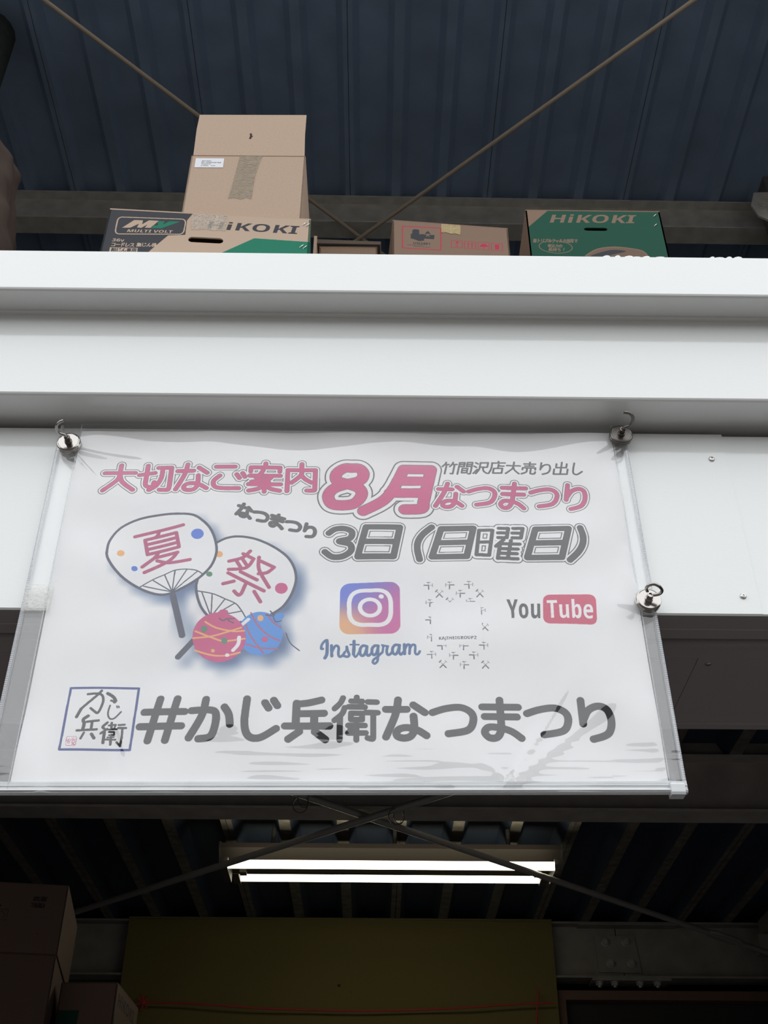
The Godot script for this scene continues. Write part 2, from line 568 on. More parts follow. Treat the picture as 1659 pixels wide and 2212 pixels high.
# ==================================================================== the building
func building() -> void:
	var white := relief(mat(Color8(238, 241, 240), 0.1, 0.0, 0.5), 0.05, 0.008, Vector3(3, 5, 3))
	white.clearcoat_enabled = true
	white.clearcoat = 0.8
	white.clearcoat_roughness = 0.045
	var concrete := mottled(mat(Color8(104, 102, 99), 0.9), 0.72, 0.02, 0.5)
	var dark_wall := mottled(mat(Color8(62, 59, 57), 0.9), 0.75, 0.02, 0.4, 7)
	var asphalt := mottled(mat(Color8(106, 100, 96), 0.95), 0.7, 0.05, 1.0, 9)
	var navy := mottled(mat(Color8(44, 54, 74), 0.55), 0.88, 0.01, 0.7, 5)
	var roof_blue := mottled(mat(Color8(156, 180, 210), 0.5), 0.88, 0.01, 0.7, 6)
	var rib_grey := mottled(mat(Color8(108, 103, 95), 0.8), 0.7, 0.03, 1.0, 11)

	tag(part(self, "ground", box_mesh(Vector3(-40, -0.2, -1.7), Vector3(40, 0, 60)), asphalt), "grey asphalt forecourt in front of the shop", "ground", "", "structure")
	tag(part(self, "wall_opposite", box_mesh(Vector3(-30, 0, 15), Vector3(30, 7.5, 18)), mottled(mat(Color8(96, 92, 88), 0.9), 0.6, 0.01, 0.2, 8)), "plain grey building across the forecourt, mirrored in the poster film", "building", "", "structure")
	tag(part(self, "floor", box_mesh(Vector3(-3.2, -0.2, -6.2), Vector3(3.2, 0, -1.7)), concrete), "grey concrete floor of the shop bay", "floor", "", "structure")
	tag(part(self, "wall_left", box_mesh(Vector3(-3.35, 0, -6.2), Vector3(-3.2, 6.4, -1.4)), dark_wall), "dark left side wall of the bay", "wall", "", "structure")
	tag(part(self, "wall_right", box_mesh(Vector3(3.2, 0, -6.2), Vector3(3.35, 6.4, -1.4)), dark_wall), "dark right side wall of the bay", "wall", "", "structure")
	tag(part(self, "wall_back", box_mesh(Vector3(-3.2, 0, -6.2), Vector3(3.2, 6.4, -6.05)), dark_wall), "dark back wall of the bay", "wall", "", "structure")
	tag(part(self, "floor_upper", box_mesh(Vector3(-3.2, 3.262, -6.05), Vector3(3.2, UP_FLOOR, -1.72)), concrete), "upper storage floor behind the white edge strip", "floor", "", "structure")

	# stepped white front: strip, beam, fascia
	var t1 := part(self, "trim_1", MB.new().extrude_x([Vector2(-1.5963, 3.361), Vector2(-1.5963, 3.4745), Vector2(-1.5995, 3.478), Vector2(-1.715, 3.478), Vector2(-1.715, 3.3553), Vector2(-1.602, 3.3553), Vector2(-1.598, 3.3575)], -3.2, 3.2).done(), white)
	tag(t1, "topmost narrow white painted steel strip along the upper floor edge", "beam", "", "structure")
	var rng := RandomNumberGenerator.new()
	rng.seed = 5
	for x in [0.488, 0.512, 0.536, 0.552, 0.574, 0.603, 0.716, 0.731, 0.752, 0.771]:   # lifted flakes of paint
		var w := rng.randf_range(0.005, 0.012)
		var h := rng.randf_range(0.002, 0.006)
		var m := MB.new()
		m.extrude_z([Vector2(-w, -0.001), Vector2(w, -0.001), Vector2(w * 0.7, h * 0.8), Vector2(w * 0.1, h), Vector2(-w * 0.6, h * 0.5)], -0.0015, 0.0)
		part(t1, "paint_flake", m.done(), white, Vector3(x, 3.478, -1.5995))
	var t2 := part(self, "trim_2", MB.new().extrude_x([Vector2(-1.665, 3.131), Vector2(-1.665, 3.3545), Vector2(-1.80, 3.3545), Vector2(-1.80, 3.1255), Vector2(-1.671, 3.1255), Vector2(-1.667, 3.128)], -3.2, 3.2).done(), white)
	tag(t2, "wide white painted steel beam face below the topmost strip", "beam", "", "structure")
	part(t2, "lip", box_mesh(Vector3(-3.2, 3.351, -1.6655), Vector3(3.2, 3.3553, -1.655)), white)
	var lining := mat(Color8(176, 170, 171), 0.6)
	var front := Node3D.new()
	front.name = "wall_front"
	add_child(front)
	tag(front, "white sheet metal fascia behind the hanging poster", "wall", "", "structure")
	for s in [[-3.2, 0.708, 0.0, 3.108], [0.7085, 3.2, -0.0012, 3.1035]]:
		var z: float = -1.75 + s[2]
		var top: float = s[3]
		part(front, "panel", MB.new().extrude_x([Vector2(z, 2.677), Vector2(z, top), Vector2(z - 0.003, top), Vector2(-1.756, 2.68), Vector2(-1.756, 2.6752), Vector2(z - 0.003, 2.674)], s[0], s[1]).done(), white)
	part(front, "return_flange", MB.new().extrude_x([Vector2(-1.7525, 2.6748), Vector2(-1.7525, 2.68), Vector2(-1.836, 2.68), Vector2(-1.836, 2.674), Vector2(-1.804, 2.674), Vector2(-1.802, 2.6748)], -3.2, 3.2).done(), lining)
	var steel := mat(Color8(200, 200, 198), 0.3, 0.8)
	for p in [Vector3(0.6765, 3.0422, -1.75), Vector3(0.6788, 2.7148, -1.75)]:
		part(front, "screw", MB.new().lathe([Vector2(0.0062, 0.0), Vector2(0.006, 0.0018), Vector2(0.0046, 0.0032), Vector2(0.002, 0.0037), Vector2(0.0018, 0.0024), Vector2(0, 0.0024)], 20).done(), steel, p)
	# dark girder behind the fascia, and the lining under it
	var back := tag(part(self, "trim_3", box_mesh(Vector3(-3.2, 2.70, -2.06), Vector3(3.2, 3.262, -1.87)), mat(Color8(70, 72, 80), 0.7)), "dark girder hidden behind the white fascia", "beam", "", "structure")
	part(back, "backing", box_mesh(Vector3(-3.2, 2.74, -1.87), Vector3(3.2, 3.45, -1.80)), mat(Color8(60, 66, 80), 0.8))
	var so := thing("trim_4", "dark grey sheet metal lining on the underside behind the fascia", "soffit", Vector3.ZERO, 0, "", "structure")
	part(so, "border", box_mesh(Vector3(-3.2, 2.676, -1.914), Vector3(3.2, 2.70, -1.855)), lining)
	part(so, "edge", box_mesh(Vector3(-3.2, 2.671, -1.863), Vector3(3.2, 2.676, -1.855)), lining)
	part(so, "panel", box_mesh(Vector3(-3.2, 2.674, -2.187), Vector3(0.6265, 2.70, -1.915)), lining)
	part(so, "panel", box_mesh(Vector3(0.628, 2.6745, -2.187), Vector3(3.2, 2.70, -1.915)), lining)
	part(so, "rear_lip", box_mesh(Vector3(-3.2, 2.669, -2.211), Vector3(3.2, 2.70, -2.189)), lining)
	var sc := part(so, "screw", MB.new().lathe([Vector2(0.0062, 0.0), Vector2(0.006, 0.0018), Vector2(0.0046, 0.0032), Vector2(0, 0.0036)], 20).done(), steel, Vector3(0.652, 2.6745, -1.933))
	sc.rotation_degrees.x = 90

	# ribbed steel decks: roof above, ceiling of the bay below
	deck("ceiling", "navy ribbed steel roof sheets above the upper storage floor", -0.82 - 0.674 * 4, 0.2247, 10, 6.145, -6.05, -1.45, roof_blue, roof_blue, 0.036)
	tag(part(self, "ceiling_light_stop", box_mesh(Vector3(-3.35, 6.19, -6.2), Vector3(3.35, 6.4, -1.3)), dark_wall), "unseen slab added above the ribbed sheets to keep light out", "roof", "", "structure")  # slab added to stop light from above, never in view
	deck("ceiling_lower", "dark blue ribbed steel deck over the shop bay with pale rib bottoms", -0.5645 - 0.2222 * 12, 0.2222, 10, 3.2, -6.05, -2.07, navy, rib_grey)


func deck(called: String, label: String, x0: float, pitch: float, sheets: int, y: float, z0: float, z1: float, m: Material, rib_m: Material, h := 0.055) -> void:
	var o := thing(called, label, "ceiling", Vector3.ZERO, 0, "", "structure")
	var t := 0.0012
	var top := []
	for i in 3:
		var s := i * pitch
		top.append_array([Vector2(s + (0.0012 if i == 0 else -0.0215), 0), Vector2(s + 0.0215, 0), Vector2(s + 0.0495, h), Vector2(s + pitch - 0.0495, h)])
		if i == 2:
			top.append_array([Vector2(s + pitch - 0.0215, 0), Vector2(s + pitch - 0.0012, 0)])
	var body := MB.new()
	var ribs := MB.new()
	for i in top.size() - 1:
		var a: Vector2 = top[i]
		var b: Vector2 = top[i + 1]
		var q: MB = ribs if a.y == 0.0 and b.y == 0.0 else body
		q.extrude_z([a, b, b + Vector2(0, t), a + Vector2(0, t)], z0, z1)
	var mesh := body.done(m)
	ribs.done(rib_m, mesh)
	for k in sheets:
		part(o, "sheet", mesh, null, Vector3(x0 + k * 3 * pitch, y, 0))


# ==================================================================== steelwork
func bolt_mesh(r: float) -> ArrayMesh:
	var m := MB.new()
	m.lathe([Vector2(r * 1.9, 0), Vector2(r * 1.9, 0.004), Vector2(r * 1.75, 0.005), Vector2(r, 0.005)], 24)
	var hex := []
	for i in 6:
		hex.append(Vector2(cos(TAU * i / 6), sin(TAU * i / 6)) * r * 1.55)
	m.extrude_z(hex, 0.004, 0.016)
	m.lathe([Vector2(r * 0.8, 0.016), Vector2(r * 0.8, 0.024), Vector2(0, 0.025)], 16)
	return m.done()


func steelwork() -> void:
	var paint := mottled(mat(Color8(126, 122, 118), 0.6), 0.85, 0.02, 0.8, 13)
	var olive := mottled(mat(Color8(226, 224, 214), 0.6), 0.85, 0.02, 0.8, 14)
	var rust := mat(Color8(204, 188, 166), 0.7)
	var zinc := mat(Color8(150, 148, 146), 0.5, 0.4)
	var b1 := thing("steel_beam", "grey steel beam just under the upper storage roof, behind the cartons", "beam", Vector3(0, 5.943, -3.55), 0.4)
	part(b1, "beam", h_beam(-3.19, 3.19, 0, 0, 0.2), olive)
	var b2 := thing("steel_beam", "dark steel beam crossing under the deck, its lower edge showing below the poster", "beam", Vector3(0, 3.0, -3.55))
	part(b2, "beam", h_beam(-3.19, 3.19, 0, 0, 0.2), mottled(mat(Color8(164, 158, 153), 0.6), 0.85, 0.02, 0.8, 15))
	part(b2, "light_stop_strip", box_mesh(Vector3(-3.19, 0.2005, -0.02), Vector3(3.19, 0.2545, 0.02)), paint)  # added strip, keeps lamp light from passing through the deck valleys
	var b3 := thing("steel_beam", "deep steel beam at the far end of the bay, partly covered by the yellow cloth", "beam", Vector3(0, 2.948, -5.41))
	part(b3, "beam", h_beam(-3.19, 3.19, 0, 0, 0.25, 0.06), paint)
	var plate := part(b3, "splice_plate", MB.new().extrude_z([Vector2(1.045, 0.035), Vector2(1.24, 0.033), Vector2(1.225, 0.2), Vector2(1.035, 0.198)], 0.0035, 0.0125).done(), paint)
	for p in [Vector2(1.085, 0.17), Vector2(1.182, 0.172), Vector2(1.1, 0.075), Vector2(1.197, 0.075)]:
		part(plate, "bolt", bolt_mesh(0.0105), zinc, Vector3(p.x, p.y, 0.0125))
	var low := part(b3, "flange_plate", box_mesh(Vector3(1.0, -0.012, -0.05), Vector3(1.36, 0.0, 0.062)), paint)
	for x in [1.035, 1.105, 1.22, 1.3]:
		var bo := part(low, "bolt", bolt_mesh(0.0105), zinc, Vector3(x, -0.012, 0.035))
		bo.rotation_degrees.x = 90
	part(b3, "top_plate", box_mesh(Vector3(0.96, 0.234, 0.004), Vector3(1.42, 0.241, 0.066)), paint)
	part(b3, "joint", box_mesh(Vector3(1.138, 0.2, 0.0035), Vector3(1.1415, 0.241, 0.0045)), mat(Color8(20, 20, 20), 0.9))
	part(b3, "joint", box_mesh(Vector3(1.158, 0.009, 0.0035), Vector3(1.1615, 0.034, 0.0045)), mat(Color8(20, 20, 20), 0.9))
	# columns at the right
	var c1 := thing("steel_column", "dark steel column at the right end of the upper beam", "column", Vector3(1.95, UP_FLOOR, -3.42))
	part(c1, "shaft", MB.new().box(Vector3(-0.1, 0, -0.06), Vector3(0.1, 2.68, 0.06)).done(), paint)
	var g1 := thing("gusset_plate", "bolted gusset plate with three bolts under the upper beam at the right edge", "plate", Vector3(1.82, 5.86, -3.36))
	part(g1, "plate", MB.new().extrude_z([Vector2(-0.05, -0.02), Vector2(0.08, -0.12), Vector2(0.12, 0.16), Vector2(-0.04, 0.15), Vector2(-0.07, 0.06)], -0.005, 0.005).done(), olive)
	for p in [Vector2(0.0, 0.1), Vector2(0.02, 0.02), Vector2(-0.02, 0.045)]:
		part(g1, "bolt", bolt_mesh(0.0105), olive, Vector3(p.x, p.y, 0.005))
	var c2 := thing("steel_column", "dark steel column at the far right corner of the bay", "column", Vector3(1.91, 0, -5.24))
	part(c2, "shaft", box_mesh(Vector3(-0.11, 0, -0.1), Vector3(0.11, 3.2, 0.1)), paint)
	part(c2, "bracket", box_mesh(Vector3(-0.17, 3.02, -0.03), Vector3(-0.11, 3.1, 0.05)), paint)
	# bracing rods, crossing in pairs
	rod("thin pale bracing rod running from upper left down behind the tall open carton", [Vector3(-2.25, 5.903, -1.535), Vector3(-0.010, 5.903, -3.637), Vector3(2.15, 5.903, -5.66)], 0.0095, rust, "bracing rods under the roof")
	rod("thin pale bracing rod running from upper right down to the gap between the cartons", [Vector3(2.08, 5.882, -1.578), Vector3(-0.179, 5.882, -3.624), Vector3(-2.42, 5.882, -5.65)], 0.0095, rust, "bracing rods under the roof")
	var ra := rod("dark bracing rod rising from the lower left carton across the lit lamp", [Vector3(-1.98, 2.955, -5.165), Vector3(-1.154, 2.955, -4.45), Vector3(0.201, 2.955, -3.276), Vector3(1.60, 2.955, -2.064)], 0.0115, zinc, "bracing rods under the deck")
	var rb := rod("dark bracing rod falling to the lower right corner across the lit lamp", [Vector3(-1.66, 2.978, -2.064), Vector3(-0.283, 2.978, -3.285), Vector3(1.663, 2.978, -4.99), Vector3(1.83, 2.978, -5.14)], 0.0115, zinc, "bracing rods under the deck")
	for p in [[rb, Vector3(-0.225, 2.978, -3.336), 1.0], [ra, Vector3(0.073, 2.955, -3.387), -1.0]]:
		var loop := []
		for i in 25:
			var a := TAU * i / 24.0 * 2.0
			loop.append(p[1] + Vector3(cos(a) * 0.02 + sin(a * 0.5) * 0.008, -0.012 + sin(a) * 0.024 - i * 0.0009, sin(a * 0.5) * 0.012 * p[2]))
		part(p[0], "wire_tie", MB.new().tube(smooth_path(loop, 3), 0.0016, 6).done(), mat(Color8(90, 86, 82), 0.5, 0.5))
	var tb := MB.new()
	var d := Vector3(1.38, 0, -1.209).normalized()
	var c := Vector3(1.47, 2.978, -4.82)
	var n := d.cross(Vector3.UP)
	for s in [-1.0, 1.0]:
		tb.tube([c - d * 0.11 + n * 0.006 * s, c - d * 0.08 + n * 0.02 * s, c + d * 0.08 + n * 0.02 * s, c + d * 0.11 + n * 0.006 * s], 0.009, 10)
	part(rb, "turnbuckle", tb.done(), zinc)


func rod(label: String, path: Array, r: float, m: Material, group: String) -> Node3D:
	var o := thing("bracing_rod", label, "rod", Vector3.ZERO, 0, group)
	part(o, "rod", MB.new().tube(path, r, 14).done(), m)
	return o


# ==================================================================== the lamp under the deck
func lamp() -> void:
	var o := thing("fluorescent_lamp", "lit twin tube fluorescent lamp under the ribbed deck", "lamp", Vector3(0.065, 3.0, -4.27))
	var shell := mat(Color8(62, 55, 51), 0.5)
	var dark := mat(Color8(70, 68, 64), 0.6)
	var L := 0.648
	# wide at the top, narrow at the bottom; z is towards the viewer
	part(o, "body", MB.new().extrude_x([Vector2(0.10, 0.113), Vector2(0.10, 0.131), Vector2(-0.10, 0.131), Vector2(-0.10, 0.113), Vector2(-0.03, 0.055), Vector2(0.03, 0.055)], -L, L).done(), shell)
	for s in [-1.0, 1.0]:
		part(o, "end_plate", MB.new().extrude_x([Vector2(0.103, 0.109), Vector2(0.103, 0.134), Vector2(-0.103, 0.134), Vector2(-0.103, 0.109), Vector2(-0.034, 0.05), Vector2(0.034, 0.05)], s * L - 0.004, s * L + 0.004).done(), dark)
	var glow := mat(Color8(255, 252, 236), 0.4)
	glow.emission_enabled = true
	glow.emission = Color8(255, 248, 214)
	glow.emission_energy_multiplier = 4.5
	var k := 0
	for z in [0.165, -0.12]:
		var half := 0.603 if k == 0 else 0.585
		var y := 0.026 if k == 0 else 0.073
		var t := part(o, "tube", MB.new().tube([Vector3(-half, y, z), Vector3(half, y, z)], 0.0155, 18).done(), glow)
		for s in [-1.0, 1.0]:
			part(o, "socket", box_mesh(Vector3(s * (half + 0.014) - 0.014, y - 0.02, min(z - 0.018, 0.02)), Vector3(s * (half + 0.014) + 0.014, y + 0.02, max(z + 0.018, -0.02))), dark)
		var a := AreaLight3D.new()
		a.name = "tube_light"
		a.area_size = Vector2(half * 2.0, 0.03)
		a.light_color = Color(1.0, 0.96, 0.84)
		a.light_energy = 0.34 if k == 0 else 0.12
		a.shadow_enabled = true
		a.position = Vector3(0, y - (0.0 if k == 0 else 0.02), z + (0.018 if k == 0 else 0.0))   # the near tube shines forwards and up, the far one down
		a.rotation_degrees.x = 150.0 if k == 0 else -90.0
		o.add_child(a, true)
		k += 1
	part(o, "lamp_clip", box_mesh(Vector3(-0.575, 0.042, -0.01), Vector3(-0.55, 0.056, 0.03)), shell)
	part(o, "lamp_clip", box_mesh(Vector3(0.55, 0.042, -0.01), Vector3(0.575, 0.056, 0.03)), shell)
	for x in [-0.45, 0.015, 0.45]:
		part(o, "hanger", MB.new().tube([Vector3(x, 0.13, 0.07), Vector3(x, 0.2, 0.07)], 0.008, 10).done(), dark)


# ==================================================================== the poster in its clear case
const CX0 := -0.582
const CX1 := 0.566
const CY0 := -0.018
const CY1 := 0.772
var n1 := FastNoiseLite.new()
var n2 := FastNoiseLite.new()
var folds := []


func paper_z(x: float, y: float) -> float:
	return 0.15 * belly(x, y) + 0.0012 * sin(x * 5.0 + 1.0) * sin(y * 6.0) + 0.0036 * n1.get_noise_2d(x * 5.0, y * 5.0)


# the loose sheet bellies out below its top edge and leans back to it between the hooks
func belly(x: float, y: float) -> float:
	var b := 0.0315 * (0.22 + 0.78 * exp(-pow((x + 0.14) / 0.27, 2))) * smoothstep(-0.55, -0.38, x) * smoothstep(0.55, 0.38, x)
	return b * (smoothstep(0.02, 0.645, y) if y < 0.645 else 1.0 - smoothstep(0.59, 0.82, y) + smoothstep(0.59, 0.82, 0.645))


func film_z(x: float, y: float) -> float:
	var z := paper_z(x, y) + 0.0038
	z += 0.0005 * n2.get_noise_2d(x * 3.5, y * 6.0)
	z += 0.85 * belly(x, y)
	var top := smoothstep(0.742, 0.768, y)
	if top > 0.0:
		z += top * 0.0007 * n2.get_noise_2d(x * 14.0, y * 30.0 + 7.0)
	var low := 1.0 - smoothstep(0.02, 0.1, y)
	if low > 0.0:
		z += low * 0.0007 * lerpf(0.25, 1.0, smoothstep(-0.25, 0.25, x)) * n2.get_noise_2d(x * 6.0, y * 75.0)
	for f in folds:
		var a: Vector2 = f[0]
		var b: Vector2 = f[1]
		var ab := b - a
		var t := clampf((Vector2(x, y) - a).dot(ab) / ab.length_squared(), 0.0, 1.0)
		var d := (Vector2(x, y) - a - ab * t).length()
		var wd: float = f[3] * lerpf(0.7, 1.3, t)
		if d < wd * 3.0:
			z += 1.7 * f[2] * (1.0 - t * 0.8) * exp(-d * d / (wd * wd))
	return z


func sheet_mesh(x0: float, x1: float, y0: float, y1: float, nx: int, ny: int, f: Callable, thick: float, uv: bool) -> ArrayMesh:
	var v := PackedVector3Array()
	var n := PackedVector3Array()
	var u := PackedVector2Array()
	var ix := PackedInt32Array()
	for side in 2:
		var base := v.size()
		for j in ny + 1:
			for i in nx + 1:
				var a := i / float(nx)
				var b := j / float(ny)
				var x := lerpf(x0, x1, a)
				var y := lerpf(y0, y1, b)
				var e := 0.0008
				var z: float = f.call(x, y)
				var dx: float = (f.call(x + e, y) - z) / e
				var dy: float = (f.call(x, y + e) - z) / e
				v.append(Vector3(x, y, z - (thick if side else 0.0)))
				n.append(Vector3(-dx, -dy, 1).normalized() * (-1.0 if side else 1.0))
				u.append(Vector2(a, 1.0 - b))
		for j in ny:
			for i in nx:
				var p := base + j * (nx + 1) + i
				var q := p + nx + 1
				if side == 0:
					ix.append_array([p, q, p + 1, p + 1, q, q + 1])
				else:
					ix.append_array([p, p + 1, q, p + 1, q + 1, q])
	var s := []
	s.resize(Mesh.ARRAY_MAX)
	s[Mesh.ARRAY_VERTEX] = v
	s[Mesh.ARRAY_NORMAL] = n
	if uv:
		s[Mesh.ARRAY_TEX_UV] = u
	s[Mesh.ARRAY_INDEX] = ix
	var mesh := ArrayMesh.new()
	mesh.add_surface_from_arrays(Mesh.PRIMITIVE_TRIANGLES, s)
	return mesh


func poster_banner() -> void:
	n1.seed = 4
	n1.frequency = 1.0
	n1.fractal_octaves = 1
	n2.seed = 9
	n2.frequency = 1.0
	n2.fractal_octaves = 1
	folds = [
		[Vector2(0.2779, -0.0010), Vector2(0.4006, 0.2043), 0.0042, 0.0110],
		[Vector2(0.2808, -0.0026), Vector2(0.4719, 0.1592), 0.0040, 0.0120],
		[Vector2(0.2823, -0.0026), Vector2(0.2293, 0.0396), 0.0022, 0.0060],
		[Vector2(0.5513, 0.3473), Vector2(0.5117, 0.4339), 0.0030, 0.0100],
		[Vector2(0.5499, 0.3374), Vector2(0.4835, 0.3472), 0.0026, 0.0080],
		[Vector2(0.5428, 0.3177), Vector2(0.4936, 0.2319), 0.0020, 0.0100],
		[Vector2(-0.5397, 0.6885), Vector2(-0.4515, 0.5841), 0.0024, 0.0045],
		[Vector2(-0.5352, 0.7005), Vector2(-0.3841, 0.6593), 0.0022, 0.0080],
		[Vector2(-0.3825, 0.0857), Vector2(-0.3543, 0.0075), -0.0026, 0.0070],
		[Vector2(0.5540, 0.7225), Vector2(0.4826, 0.6739), 0.0024, 0.0080],
		[Vector2(0.5283, 0.4603), Vector2(0.4399, 0.1592), 0.0022, 0.0160],
		[Vector2(-0.4847, -0.0241), Vector2(-0.5146, 0.1769), 0.0020, 0.0120],
		[Vector2(0.5426, -0.0012), Vector2(0.5322, 0.0812), 0.0030, 0.0100],
	]
	var o := thing("poster_banner", "large printed summer festival poster in a clear zip case hung by magnet hooks", "poster", Vector3(-0.0555, 2.340, -1.7405))
	o.rotation_degrees = Vector3(0, 0, 0.5)
	var print_m := mat(Color.WHITE, 0.75, 0.0, 0.3)
	print_m.albedo_texture = poster_print()
	part(o, "printed_sheet", sheet_mesh(-0.5395, 0.5395, 0.0, 0.755, 90, 64, paper_z, 0.0006, true), print_m)
	var film := clear_film(0.02)
	part(o, "front_film", sheet_mesh(CX0, CX1, CY0, CY1, 260, 190, film_z, 0.0004, false), film)
	part(o, "back_film", MB.new().box(Vector3(CX0, CY0, -0.0062), Vector3(CX1, CY1, -0.0058)).done(), film)
	# welded, ribbed edges
	var weld := clear_film(0.42, Color(0.86, 0.87, 0.89), 0.12)
	for x in [CX0, CX1]:
		var m := MB.new()
		m.box(Vector3(x - 0.0026, CY0, -0.0064), Vector3(x + 0.0026, CY1, 0.0015))
		for i in 190:
			var y := lerpf(CY0 + 0.004, CY1 - 0.004, i / 189.0)
			m.box(Vector3(x - 0.0023, y - 0.0011, 0.0015), Vector3(x + 0.0023, y + 0.0011, 0.0023))
		part(o, "welded_edge", m.done(), weld)
		var inner: float = x + (0.041 if x < 0 else -0.0255)
		part(o, "weld_line", MB.new().box(Vector3(inner - 0.0009, CY0, 0.0042), Vector3(inner + 0.0009, CY1, 0.0052)).done(), clear_film(0.3, Color(0.8, 0.81, 0.83), 0.15))
	var zipm := clear_film(0.62, Color(0.93, 0.94, 0.95), 0.14)
	var zm := MB.new()
	zm.extrude_x([Vector2(-0.007, -0.036), Vector2(0.0045, -0.036), Vector2(0.0065, -0.033), Vector2(0.0045, -0.03), Vector2(0.0045, -0.0265), Vector2(0.006, -0.025), Vector2(0.0045, -0.0225), Vector2(0.0045, -0.017), Vector2(-0.007, -0.017)], CX0, CX1 + 0.002)
	var zp := part(o, "zipper", zm.done(), zipm, Vector3(0, 0.018, 0))
	part(zp, "zipper_bead", MB.new().tube([Vector3(CX0, -0.0325, 0.006), Vector3(CX1 - 0.02, -0.0325, 0.006)], 0.002, 8).done(), mat(Color8(236, 238, 240), 0.25))
	part(o, "zipper_slider", MB.new().extrude_x([Vector2(-0.010, -0.024), Vector2(0.010, -0.024), Vector2(0.012, -0.02), Vector2(0.012, -0.007), Vector2(0.009, -0.004), Vector2(-0.010, -0.004)], CX1 - 0.027, CX1 - 0.004).done(), clear_film(0.7, Color(0.95, 0.96, 0.97), 0.12))
	# clear sticky tape over an old hook mark
	var tape := clear_film(0.16, Color(0.9, 0.9, 0.86), 0.1)
	relief(tape, 0.03, 0.2, Vector3(8, 8, 8), 21)
	part(o, "clear_tape", MB.new().box(Vector3(-0.582, 0.326, 0.0062), Vector3(-0.533, 0.382, 0.0066)).done(), tape)


